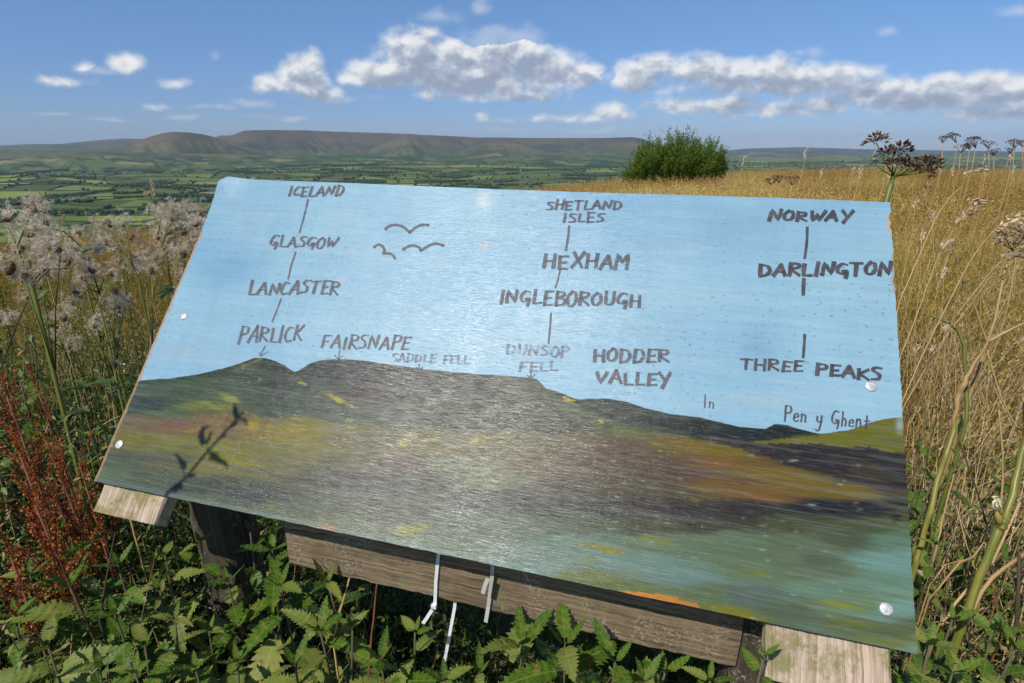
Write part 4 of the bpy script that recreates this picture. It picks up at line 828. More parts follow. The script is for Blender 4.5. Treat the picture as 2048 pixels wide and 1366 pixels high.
for pts, nib, wear in LINES: stroke_mesh([smooth_path(pts)], nib, wear, 'marker_line', 1.0)
for a in ARROWS: stroke_mesh([smooth_path(q) if len(q) < 3 else [np.array(z, float) for z in q] for q in a], 2.6, .4, 'marker_arrow', .9)
for l, r in BIRDS: stroke_mesh([smooth_path(l), smooth_path(r)], 5.6, .3, 'marker_bird', .95)

# ------------------------------------------------------------------ timber under the board
def grain_box(name, o, ax, ay, az, mat, parent, nseg=24, along=0, wob=.0015, seed=0, rnd=.004):
    """a timber: long axis ax; cross-section axes ay, az; softened and slightly uneven arrises"""
    o, ax, ay, az = [np.asarray(q, float) for q in (o, ax, ay, az)]; rg = np.random.RandomState(seed)
    ly, lz = np.linalg.norm(ay), np.linalg.norm(az); ry, rz = rnd / ly, rnd / lz
    prof = [(ry, 0), (.33, 0), (.66, 0), (1 - ry, 0), (1, rz), (1, .5), (1, 1 - rz), (1 - ry, 1), (.66, 1), (.33, 1), (ry, 1), (0, 1 - rz), (0, .5), (0, rz)]
    n = len(prof); vs = []; uvs = []; fs = []
    per = np.cumsum([0] + [math.hypot((prof[(i + 1) % n][0] - prof[i][0]) * ly, (prof[(i + 1) % n][1] - prof[i][1]) * lz) for i in range(n)])
    la = np.linalg.norm(ax)
    for i in range(nseg + 1):
        s = i / nseg; 
        for k, (a, b) in enumerate(prof):
            j = rg.uniform(-1, 1, 3) * wob; vs.append(o + ax * s + ay * a + az * b + j); uvs.append((s * la, per[k]))
    for i in range(nseg):
        for k in range(n): fs.append((i * n + k, (i + 1) * n + k, (i + 1) * n + (k + 1) % n, i * n + (k + 1) % n))
    fs.append(tuple(range(n))); fs.append(tuple(range((nseg + 1) * n - 1, nseg * n - 1, -1)))
    if np.cross(ay, az) @ ax < 0: fs = [f[::-1] for f in fs]
    mb = MB(); mb.add(vs, fs); off = np.array(parent.location); mb.v = [tuple(np.array(p) - off) for p in mb.v]
    me = mb.mesh(name, mat, False); uvl = me.uv_layers.new(name='grain')
    for li, lp in enumerate(me.loops):
        q = uvs[lp.vertex_index]; uvl.data[li].uv = q
    return link(name, me, parent)
TH = 0.012
AXh = BA / BW; BBh = BB / BH
hzb = np.cross(AXh, (0, 0, 1.0)); hzb /= np.linalg.norm(hzb)
if hzb[1] > 0: hzb = -hzb            # horizontal, towards the camera
stand = empty('timber_stand', (-0.1, 0.75, 0.3), 'weathered timber frame of posts, cross rail and battens holding up the painted board', 'stand')
def batten(px0, px1, prot, seed):
    (u0, _), (u1, _) = uvp(*px0), uvp(*px1)
    wv = BA * (u1 - u0); o = BO + BA * u0 - BBh * prot - BN * (TH + .0285)
    grain_box('batten', o, BBh * (BH * .96 + prot), wv, BN * .028, M['batten'], stand, 30, seed=seed, wob=.001, rnd=.003)
batten((196, 964), (322, 990), .047, 1); batten((1538, 1247), (1790, 1300), .062, 2)
# rail
def rail_pt(px):   # point under the board's front edge at this image column
    u, _ = uvp(px, np.interp(px, [188, 1834], [962, 1308])); return BO + BA * u
r0, r1 = rail_pt(505), rail_pt(1512)
FS = 0.062
grain_box('rail', r0 - hzb * FS + np.array([0, 0, -.150]), r1 - r0, -hzb * .075, np.array([0, 0, .104]), M['rail'], stand, 60, seed=3, wob=.0012, rnd=.005)
# posts
def post(px, back, wd, name='post', seed=4, top=-.05):
    p = rail_pt(px) - hzb * (FS + back); g = gz(p[0], p[1]) - .05; zt = p[2] + top
    grain_box(name, np.array([p[0], p[1], g]), np.array([0, 0, zt - g]), AXh * np.array([1, 1, 0]) * wd, -hzb * wd, M['post'], stand, 30, seed=seed, wob=.002, rnd=.006)
q_ = at(385, 1090, 1.13); zt_ = BO[2] + (( q_ - BO) @ np.array([0, 0, 0]) ) ; nb_ = BN; zt_ = BO[2] - ((q_[0] - BO[0]) * nb_[0] + (q_[1] + .05 - BO[1]) * nb_[1]) / nb_[2] - .16
grain_box('post', np.array([q_[0], q_[1], gz(q_[0], q_[1]) - .05]), np.array([0, 0, zt_ - gz(q_[0], q_[1]) + .05]), AXh * np.array([1, 1, 0]) * .092, -hzb * .09, M['post'], stand, 30, seed=4, wob=.003, rnd=.010); post(1500, .006, .09, seed=5, top=-.03)

# cable ties
tz = NT('white_nylon'); mz = tz.fin(tz.pbsdf(tz.mix(tz.noise(tz.coord(3), 60, 2), (0.80, 0.82, 0.84), (0.66, 0.68, 0.68)), 0.4, 0.5))
tz2 = NT('grey_nylon'); mz2 = tz2.fin(tz2.pbsdf((0.50, 0.50, 0.44, 1), 0.5, 0.4))
def face_pt(px, py, off=.0015):   # where the sight line meets the rail's front face
    d = ray(px, py); p0 = r0 - hzb * FS; t = ((p0 - CAM) @ hzb) / (d @ hzb); return CAM + d * t + hzb * off
def tie(label, pts, wd, mat, head=None, tail=None):
    P = [face_pt(px, py, of) for px, py, of in pts]
    e = empty('cable_tie', P[0], label, 'cable tie', 'cable ties looped over the rail')
    mb = MB(); 
    for off in (0, .0011): mb.ribbon([p + hzb * off for p in P], wd, hzb)
    n = len(P); b = 2 * n
    fs = [(2 * i, b + 2 * i, b + 2 * i + 2, 2 * i + 2) for i in range(n - 1)] + [(2 * i + 1, 2 * i + 3, b + 2 * i + 3, b + 2 * i + 1) for i in range(n - 1)]
    mb.f += fs; mb.m += [0] * len(fs); part('strap', mb, mat, e, False)
    if head:
        h = face_pt(*head, .003); mb = MB(); mb.box(h - AXh * .0045 - np.array([0, 0, .004]), AXh * .009, hzb * .006, np.array([0, 0, .008])); o = part('locking_head', mb, mat, e, False)
        bv = o.modifiers.new('b', 'BEVEL'); bv.width = .001; bv.segments = 2
    if tail:
        T = [face_pt(px, py, of) for px, py, of in tail]; mb = MB()
        for off in (0, .0011): mb.ribbon([p + hzb * off for p in T], wd, hzb)
        n = len(T); b = 2 * n; mb.f += [(2 * i, b + 2 * i, b + 2 * i + 2, 2 * i + 2) for i in range(n - 1)] + [(2 * i + 1, 2 * i + 3, b + 2 * i + 3, b + 2 * i + 1) for i in range(n - 1)]; mb.m += [0] * (2 * n - 2)
        part('tail', mb, mat, e, False)
tie('white cable tie round the rail, with its knuckle and clipped tail at the bottom edge', [(879, 1095, .002), (877, 1120, .002), (873, 1160, .002), (872, 1200, .003), (872, 1208, .004)], .0056, mz, (871, 1207), [(868, 1212, .008), (860, 1224, .012), (853, 1233, .014)])
tie('dull grey cable tie twisted round the rail, second along beneath the board', [(988, 1120, .006), (987, 1145, .006), (983, 1175, .004), (978, 1210, .003), (974, 1238, .006)], .0060, mz2, None, [(984, 1138, .02), (979, 1150, .022), (975, 1165, .023)])
tie('long pointed white cable tie end dangling below the rail among the nettles', [(906, 1208, -.012), (905, 1224, -.010), (900, 1260, -.004), (894, 1300, .002), (889, 1327, .004)], .0052, mz)
# ------------------------------------------------------------------ scattered ground plants (grass field, undergrowth): one mesh holds the tuft shapes and the points they grow on
def scatter(name, variants, P, rot, scl, var, tint, warm, mats, label):
    """variants: list of MB; P (n,3) world points"""
    V = []; A = []; vid = []; faces = []; mi = []; n = 0; R = []; Sc = []; Ti = []; Wa = []
    for k, mb in enumerate(variants):
        V += mb.v; A += mb.a; vid += [k] * len(mb.v); faces += [tuple(i + n for i in f) for f in mb.f]; mi += mb.m; n += len(mb.v)
    z = n; m = len(P); nt_ = z + m
    me = bpy.data.meshes.new(name); me.from_pydata(V + [tuple(p) for p in np.asarray(P, float)], [], faces)
    for mt in mats: me.materials.append(mt)
    me.polygons.foreach_set('material_index', mi); me.polygons.foreach_set('use_smooth', [True] * len(faces))
    def fa(nm, a, b, typ='FLOAT'):
        at_ = me.attributes.new(nm, typ, 'POINT'); at_.data.foreach_set('value' if typ != 'FLOAT_VECTOR' else 'vector', np.concatenate([a, b]).astype(np.int32 if typ == 'INT' else np.float32).ravel())
    fa('bc', np.array(A), np.zeros(m)); fa('vid', np.array(vid), 100 + np.asarray(var), 'INT')
    fa('rot', np.zeros((z, 3)), rot, 'FLOAT_VECTOR'); fa('scl', np.zeros(z), scl); fa('tint', np.zeros(z), tint); fa('warm', np.zeros(z), warm)
    o = link(name, me); tag(o, label, 'vegetation', kind='stuff')
    g = bpy.data.node_groups.new(name + '_grow', 'GeometryNodeTree')
    g.interface.new_socket('Geometry', in_out='INPUT', socket_type='NodeSocketGeometry'); g.interface.new_socket('Geometry', in_out='OUTPUT', socket_type='NodeSocketGeometry')
    gi = g.nodes.new('NodeGroupInput'); go = g.nodes.new('NodeGroupOutput'); J = g.nodes.new('GeometryNodeJoinGeometry')
    def na(nm, dt):
        x = g.nodes.new('GeometryNodeInputNamedAttribute'); x.data_type = dt; x.inputs['Name'].default_value = nm; return x.outputs[0]
    def sel(k):
        c = g.nodes.new('FunctionNodeCompare'); c.data_type = 'INT'; c.operation = 'EQUAL'; g.links.new(na('vid', 'INT'), c.inputs[2]); c.inputs[3].default_value = k
        s = g.nodes.new('GeometryNodeSeparateGeometry'); s.domain = 'POINT'; g.links.new(gi.outputs[0], s.inputs[0]); g.links.new(c.outputs[0], s.inputs[1]); return s.outputs[0]
    for k in range(len(variants)):
        ip = g.nodes.new('GeometryNodeInstanceOnPoints'); mp = g.nodes.new('GeometryNodeMeshToPoints')
        g.links.new(sel(100 + k), mp.inputs[0]); g.links.new(mp.outputs[0], ip.inputs['Points']); g.links.new(sel(k), ip.inputs['Instance'])
        er = g.nodes.new('FunctionNodeEulerToRotation'); g.links.new(na('rot', 'FLOAT_VECTOR'), er.inputs[0]); g.links.new(er.outputs[0], ip.inputs['Rotation']); g.links.new(na('scl', 'FLOAT'), ip.inputs['Scale'])
        g.links.new(ip.outputs[0], J.inputs[0])
    g.links.new(J.outputs[0], go.inputs[0])
    md = o.modifiers.new('grow', 'NODES'); md.node_group = g
    return o

def blade(mb, rg, base, h, lean, az, w, bc, mi=0, nseg=3, droop=.5):
    d = np.array([math.cos(az), math.sin(az), 0]); s = np.array([-d[1], d[0], 0]); pts = []
    for i in range(nseg + 1):
        t = i / nseg; pts.append(base + d * lean * t ** 1.8 + np.array([0, 0, h * (t - droop * lean / max(h, .01) * t ** 3 * .5)]))
    vs = []; fs = []
    for i, p in enumerate(pts):
        ww = w * (1 - (i / nseg) ** 1.5 * .85) / 2; vs += [p - s * ww, p + s * ww]
    for i in range(nseg): fs.append((2 * i, 2 * i + 1, 2 * i + 3, 2 * i + 2))
    mb.add(vs, fs, mi, bc); return pts[-1]
def panicle(mb, rg, p, dirv, L, w, bc, mi):
    """loose flowering head: little spikelets round an axis"""
    d = np.array(dirv, float); d /= np.linalg.norm(d)
    for k in range(9):
        q = p + d * L * k / 9 + rg.uniform(-1, 1, 3) * w * (1 - k / 12); r = rg.uniform(-1, 1, 3); r /= np.linalg.norm(r)
        e = d * .7 + r * .5; s = np.cross(e, rg.uniform(-1, 1, 3)); s /= np.linalg.norm(s)
        l = L * .2; mb.add([q - s * w * .28, q + s * w * .28, q + e * l], [(0, 1, 2)], mi, bc + rg.uniform(-.15, .15))
def tuft(seed, n, h, spread, w, heads=.3, lean=.25, nseg=3, bcr=(.1, 1)):
    rg = np.random.RandomState(seed); mb = MB()
    for _ in range(n):
        b = np.array([rg.normal(0, spread), rg.normal(0, spread), -.03]); hh = h * rg.uniform(.45, 1.1); az = rg.uniform(0, 2 * math.pi); ln = hh * lean * rg.uniform(.2, 1.8)
        bc = rg.uniform(*bcr); t = blade(mb, rg, b, hh, ln, az, w * rg.uniform(.6, 1.3), bc, 0, nseg)
        if rg.rand() < heads and hh > h * .6:
            panicle(mb, rg, t - np.array([0, 0, hh * .02]), (math.cos(az) * .35, math.sin(az) * .35, 1), hh * .17, w * 2.3, .7 + rg.uniform(-.15, .3), 1)
    return mb
M['ghead'] = leafmat('grass_flower', [(0, (0.20, 0.12, 0.025)), (0.5, (0.47, 0.32, 0.075)), (1, (0.74, 0.57, 0.20))], 0.3, 0.7, 0.2, inst=True, tintc=(0.36, 0.16, 0.07, 1))
def hidden(X, Y, Z, margin=0):   # behind the board or outside the view
    d = np.stack([X, Y, Z], -1) - CAM; f = d @ cF; u = d @ cU; r = d[..., 0]
    px = CX + FPX * r / np.maximum(f, .01); py = CY - FPX * u / np.maximum(f, .01)
    return f, px, py
def build_grass():
    rg = np.random.RandomState(12)
    vs = [tuft(k, 26, .64, .09, .0052, .28, .30, 4, (.0, 1)) for k in range(4)] + [tuft(10 + k, 16, .62, .16, .012, .6, .2, 2) for k in range(3)]
    P = []
    # near and middle distance, density falling with range
    n = 110000; r = np.exp(rg.uniform(math.log(1.5), math.log(75), n)); az = rg.uniform(R_(-56), R_(56), n)
    X = r * np.sin(az); Y = r * np.cos(az); k = kfun(az); r0 = np.sqrt(.95 / k)
    keep = (r < r0 * 1.35) & (rg.rand(n) < np.where(r < 14, np.clip((r / 5.0) ** 1.0, .22, 1), 1.0) )
    X, Y, r, az = X[keep], Y[keep], r[keep], az[keep]; Z = ground_z(X, Y)
    f, px, py = hidden(X, Y, Z + .4)
    beh = inpoly(px, py, [(470, 400), (1760, 440), (1790, 1290), (240, 950)]) & (Y > .9); keep = ~beh & (px > -250) & ~((az < -.30) & (r < 3.4) & (rg.rand(len(r)) < .85)) & ~((az > .3) & (r < 2.15) & (rg.rand(len(r)) < .85)) & (px < 2300)
    # leave the weedy bank by the sign to the taller plants
    bank = (r < 1.7) & (X < .3); keep &= ~bank
    X, Y, Z, r, az = X[keep], Y[keep], Z[keep], r[keep], az[keep]; m = len(X)
    patch = fbm(X * .22 + 3, Y * .22 + 8, 4, 61); patch2 = fbm(X * .6, Y * .6 + 4, 3, 62)
    var = np.where(r < 9, rg.randint(0, 4, m), 4 + rg.randint(0, 3, m))
    left = np.clip((-az - .1) / .5, 0, 1)
    tint = np.clip(.53 + (patch - .5) * 2.2 + rg.normal(0, .16, m) - .15 * left - .30 * np.clip((5 - r) / 3, 0, 1), 0, 1)
    warm = np.clip((patch2 - .52) * 5, 0, .6) * np.clip((r - 5) / 8, 0, 1) + np.clip((r - 9) / 40, 0, .15)
    scl = rg.uniform(.65, 1.15, m) * np.where(r < 9, 1, 1.0) * np.clip(.75 + .25 * (r / 10), .75, 1.05) * (1 - .25 * left)
    rot = np.stack([rg.normal(0, .16, m), rg.normal(0, .16, m) + .16, rg.uniform(0, 6.28, m) * .999], -1)
    # a steady breeze leans the stems the same way
    rot = np.stack([rg.normal(0, .13, m), rg.normal(.12, .13, m), rg.uniform(0, 6.28, m)], -1)
    scatter('field_grass', vs, np.stack([X, Y, Z], -1), rot, scl, var, tint, warm, [M['grass'], M['ghead']], 'tall golden dried grass covering the hill top behind the sign')
    # low green sward between, near only
    vg = [tuft(30 + k, 26, .28, .10, .0055, 0, .6, 3, (0, .9)) for k in range(3)]
    n = 7500; X = rg.uniform(-6, 7, n); Y = rg.uniform(.5, 8.5, n); r = np.hypot(X, Y); keep = (r > .9) & (rg.rand(n) < np.clip(3.2 / r, .25, 1)); X, Y = X[keep], Y[keep]; Z = ground_z(X, Y)
    f, px, py = hidden(X, Y, Z + .3); keep = (f > .3) & (px > -300) & (px < 2350) & (py < 1900) & ~(inpoly(px, py, [(470, 400), (1760, 440), (1790, 1290), (240, 950)]) & (Y > 1.1)); X, Y, Z = X[keep], Y[keep], Z[keep]; m = len(X)
    scatter('green_sward', vg, np.stack([X, Y, Z], -1), np.stack([rg.normal(0, .2, m), rg.normal(0, .2, m), rg.uniform(0, 6.28, m)], -1), rg.uniform(.6, 1.5, m), rg.randint(0, 3, m), rg.rand(m), np.zeros(m), [M['green_grass']], 'green grass blades growing low among the taller plants')
build_grass()

def build_tall_straw():
    rg = np.random.RandomState(33)
    def long_straw(seed):
        r2 = np.random.RandomState(seed); mb = MB()
        for _ in range(5):
            b = np.array([r2.normal(0, .07), r2.normal(0, .07), 0]); az = r2.uniform(-.9, .9); h = r2.uniform(.6, .98); t = blade(mb, r2, b, h, h * r2.uniform(.15, .6), az, .0034, r2.uniform(.35, 1), 0, 5, .6)
            if r2.rand() < .6: panicle(mb, r2, t - np.array([0, 0, .01]), (math.cos(az) * .9, math.sin(az) * .9, .5), .10, .006, .8, 0)
        return mb
    n = 900; az = np.concatenate([rg.uniform(R_(26), R_(52), 620), rg.uniform(R_(-52), R_(-27), 280)]); r = np.exp(rg.uniform(math.log(1.45), math.log(9), n)); X = r * np.sin(az); Y = r * np.cos(az)
    f, px, py = hidden(X, Y, np.full(n, .7)); k = ~inpoly(px, py, [(440, 350), (1800, 380), (1850, 1290), (180, 980)]) | (Y < .6); X, Y, r = X[k], Y[k], r[k]; m = len(X)
    scatter('tall_straw', [long_straw(200 + q) for q in range(4)], np.stack([X, Y, ground_z(X, Y)], -1), np.stack([rg.normal(0, .1, m), rg.normal(.05, .1, m), rg.normal(0, .9, m)], -1), rg.uniform(.7, 1.1, m) * np.where(X < 0, .85, 1), rg.randint(0, 4, m), rg.uniform(.45, 1, m), np.zeros(m), [M['straw']], 'long pale straws arching over the shorter golden grass')
build_tall_straw()

def small_leaf(mb, rg, p, az, pitch, L, W, bc, mi=0):
    """a folded pointed leaf of a few facets"""
    c, s_ = math.cos(az), math.sin(az); cp, sp = math.cos(pitch), math.sin(pitch)
    d = np.array([c * cp, s_ * cp, sp]); sd = np.array([-s_, c, 0]); up = np.cross(d, sd) * -1
    if up[2] < 0: up = -up
    roll = rg.uniform(-.5, .5); sd, up = sd * math.cos(roll) + up * math.sin(roll), up * math.cos(roll) - sd * math.sin(roll)
    q = [p, p + d * L * .35 + sd * W * .5 + up * W * .16, p + d * L * .42 - up * 0.0, p + d * L * .35 - sd * W * .5 + up * W * .16, p + d * L * .75 + sd * W * .33 - up * L * .04, p + d * L * .75 - sd * W * .33 - up * L * .04, p + d * L - up * L * .16]
    mb.add(q, [(0, 2, 1), (0, 3, 2), (1, 2, 4), (2, 3, 5), (2, 5, 6), (2, 6, 4)], mi, bc)
def weed_clump(seed, h, nst, spread, Lf):
    rg = np.random.RandomState(seed); mb = MB()
    for _ in range(nst):
        b = np.array([rg.normal(0, spread), rg.normal(0, spread), -.02]); hh = h * rg.uniform(.4, 1.1); ln = rg.normal(0, .16, 2) * hh; t = b + np.array([ln[0], ln[1], hh]); bc = rg.uniform(.1, .9)
        mb.tube([b, (b + t) / 2 + rg.normal(0, .01, 3), t], [.0022, .0018, .001], 3, 0, min(1, bc + .2), False)
        k = max(4, int(hh / .032)); a0 = rg.uniform(0, 6.28)
        for i in range(k):
            f_ = (i + 1) / k; p = b * (1 - f_) + t * f_; a = a0 + i * 1.57
            for sg in (0, math.pi):
                l = Lf * rg.uniform(.5, 1.3) * (1.15 - .55 * f_); small_leaf(mb, rg, p, a + sg + rg.normal(0, .3), rg.uniform(-.6, .35), l, l * rg.uniform(.28, .48), np.clip(bc + rg.normal(0, .18), 0, 1))
    return mb
def build_undergrowth():
    rg = np.random.RandomState(21)
    vs = [weed_clump(50 + k, .55, 5, .07, .034 + .004 * (k % 2)) for k in range(4)] + [weed_clump(60 + k, .36, 8, .06, .020) for k in range(3)] + [weed_clump(70 + k, .92, 4, .07, .030) for k in range(3)]
    P = []; V_ = []; Sc = []; T = []
    def zone(n, x0, x1, y0, y1, hs, var, tc):
        for _ in range(n):
            x, y = rg.uniform(x0, x1), rg.uniform(y0, y1)
            if math.hypot(x, y) < .42: continue
            f, px, py = hidden(np.array(x), np.array(y), np.array(.5))
            if y > 1.25 and inpoly(np.array([px]), np.array([py]), [(480, 400), (1760, 440), (1790, 1290), (240, 950)])[0]: continue
            P.append((x, y, gz(x, y))); Sc.append(rg.uniform(*hs) * (.58 if (-.55 < x < .62 and y < 1.15) else 1)); V_.append(rg.randint(*var)); T.append(np.clip(rg.normal(tc, .2), 0, 1))
    zone(620, -1.45, -.15, .50, 1.35, (.85, 1.40), (0, 7), .36)       # left of and under the board
    zone(300, -1.9, -.55, 1.2, 2.1, (.7, 1.15), (0, 7), .55)
    zone(330, -2.2, -.62, 1.0, 2.2, (.70, 1.0), (7, 10), .52)
    zone(240, -2.9, -1.0, 1.5, 3.4, (.6, 1.0), (0, 10), .62)
    zone(110, -1.5, -.62, .75, 1.25, (.70, .92), (7, 10), .35)
    zone(210, -2.4, -.72, 1.15, 2.4, (1.0, 1.22), (7, 10), .45)
    zone(190, -.2, .95, .42, .95, (.75, 1.2), (0, 7), .40)     # beneath the rail
    zone(430, .45, 1.45, .35, 1.45, (.8, 1.25), (0, 7), .55)     # right of the board
    zone(520, .70, 2.1, .95, 1.9, (.72, 1.15), (0, 7), .50)
    zone(120, 1.6, 3.2, 1.3, 2.6, (.6, 1.0), (0, 7), .66)
    zone(330, -3.6, -1.1, 1.5, 3.6, (.75, 1.15), (0, 7), .56)
    zone(140, -3.2, -1.1, 1.5, 3.2, (.62, .85), (7, 10), .6)
    P = np.array(P); m = len(P)
    scatter('undergrowth', vs, P, np.stack([rg.normal(0, .18, m), rg.normal(0, .18, m), rg.uniform(0, 6.28, m)], -1), np.array(Sc), np.array(V_), np.array(T), np.zeros(m), [M['weed']], 'tangle of small leafy weeds filling the bank around the sign')
    # dead straw lying through it
    def straw(seed):
        r2 = np.random.RandomState(seed); mb = MB()
        for _ in range(9):
            b = np.array([r2.normal(0, .09), r2.normal(0, .09), r2.uniform(0, .25)]); blade(mb, r2, b, r2.uniform(.1, .55), r2.uniform(.05, .45), r2.uniform(0, 6.28), .0032, r2.rand(), 0, 3)
        return mb
    n = 620; X = np.concatenate([rg.uniform(-2.6, -.35, n // 2), rg.uniform(.62, 2.2, n - n // 2)]); Y = rg.uniform(.5, 2.8, n); r = np.hypot(X, Y); k = r > .75; X, Y = X[k], Y[k]; m = len(X)
    scatter('dry_straw', [straw(80 + k) for k in range(3)], np.stack([X, Y, ground_z(X, Y) + rg.uniform(0, .3, m)], -1), np.stack([rg.normal(0, .3, m), rg.normal(0, .3, m), rg.uniform(0, 6.28, m)], -1), rg.uniform(.6, 1.2, m), rg.randint(0, 3, m), rg.rand(m), np.zeros(m), [M['straw']], 'thin bleached straws leaning through the weeds')
build_undergrowth()

# ------------------------------------------------------------------ nettles
def nettle_leaf_mesh(seed, L=1.0, W=.56, droop=.25, teeth=11, mat='nettle', petiole=.16):
    rg = np.random.RandomState(seed); n = teeth * 2; cols = [-1, -.5, 0, .5, 1]; vs = []; uv = []; fs = []
    for i in range(n + 1):
        t = i / n; wd = W * .5 * (math.sin(math.pi * min(1, t * .62 + .16 * (1 - t)) ** .9)) * (1 - t) ** .62 * 1.9 if t > 0 else W * .14
        wd = W * .5 * 1.72 * (t + .03) ** .42 * (1 - t) ** .92
        tooth = (1.20 if i % 2 else .80); back = (.045 if i % 2 else -.005)
        x = petiole + t * L; zc = -droop * (t ** 1.8) * L + .01 * math.sin(i * 2.2 + seed)
        for c in cols:
            e = tooth if abs(c) == 1 else 1; y = c * wd * e
            z = zc + abs(c) * wd * .30 + (.032 * math.cos(i * math.pi) * abs(c) if 0 < abs(c) < 1 else 0) + (.012 * math.sin(i * 1.7 + c * 3 + seed) * abs(c))
            z -= (abs(c) ** 2) * wd * .18
            vs.append((x + (back if abs(c) == 1 else 0) - abs(c) * .0, y, z)); uv.append((.5 + c * .5, t))
    for i in range(n):
        for k in range(4): a = i * 5 + k; fs.append((a, a + 5, a + 6, a + 1))
    mb = MB(); mb.add(vs, fs, 0, [.35 + .3 * rg.rand() + .12 * math.sin(j * .9) for j in range(len(vs))])
    b = len(mb.v); mb.tube([(0, 0, .02), (petiole * .5, 0, .012), (petiole * 1.05, 0, vs[2][2])], .013, 4, 1, .5, False); uv += [(.5, 0)] * (len(mb.v) - b)
    me = mb.mesh('leaf', [M[mat], M['nstem']], True); ul = me.uv_layers.new(name='leaf')
    for lp in me.loops: ul.data[lp.index].uv = uv[lp.vertex_index]
    return me
LEAF = [nettle_leaf_mesh(1, droop=.12, W=.60), nettle_leaf_mesh(2, droop=.30, W=.52), nettle_leaf_mesh(3, droop=.50, W=.58), nettle_leaf_mesh(4, droop=-.05, W=.45, teeth=9)]
LEAF_OLD = [nettle_leaf_mesh(5, droop=.35, W=.60, mat='nettle_old'), nettle_leaf_mesh(6, droop=.60, W=.50, mat='nettle_old')]
def nettle(label, top, size=.09, pairs=5, gap=.05, lean=(0, 0), old=.15, seed=0, spin=None, group='stinging nettles round the sign', base=None):
    rg = np.random.RandomState(seed); top = np.array(top, float)
    gx, gy = (top[0] - lean[0], top[1] - lean[1]) if base is None else base; bz = gz(gx, gy); e = empty('nettle', (gx, gy, bz), label, 'nettle', group)
    def sp(t): 
        b = np.array([gx, gy, bz]); return b + (top - b) * np.array([t ** 1.5, t ** 1.5, t])
    mb = MB(); mb.tube([sp(t) for t in np.linspace(0, 1, 8)], list(np.linspace(.0042, .0016, 8)), 5, 0, .4); part('stem', mb, M['nstem'], e)
    H = top[2] - bz; a0 = rg.uniform(0, 6.28) if spin is None else spin
    for i in range(pairs):
        d = gap * (i * .9 + .15 * i * i * .5); t = 1 - d / H
        if t < .12: break
        p = sp(t) - np.array([gx, gy, bz]); l = size * min(1.15, .42 + .25 * i) * rg.uniform(.88, 1.12)
        for sg in (0, math.pi):
            az = a0 + i * math.pi / 2 + sg + rg.normal(0, .18); pitch = (.55 - .33 * i if i < 2 else -.12 - .10 * i) + rg.normal(0, .12); pitch = max(pitch, -.75)
            me = (LEAF_OLD[rg.randint(2)] if rg.rand() < old * (1 + i * .6) else LEAF[3] if i == 0 else LEAF[rg.randint(3)])
            o = link('leaf', me, e, p); o.scale = (l, l, l); o.rotation_euler = Euler((rg.normal(0, .22), -pitch, az), 'XYZ')
    for k in range(2):
        o = link('leaf', LEAF[3], e, sp(1.0) - np.array([gx, gy, bz])); l = size * .30; o.scale = (l, l, l); o.rotation_euler = (0, -.95, a0 + 1.57 + k * math.pi)
    return e
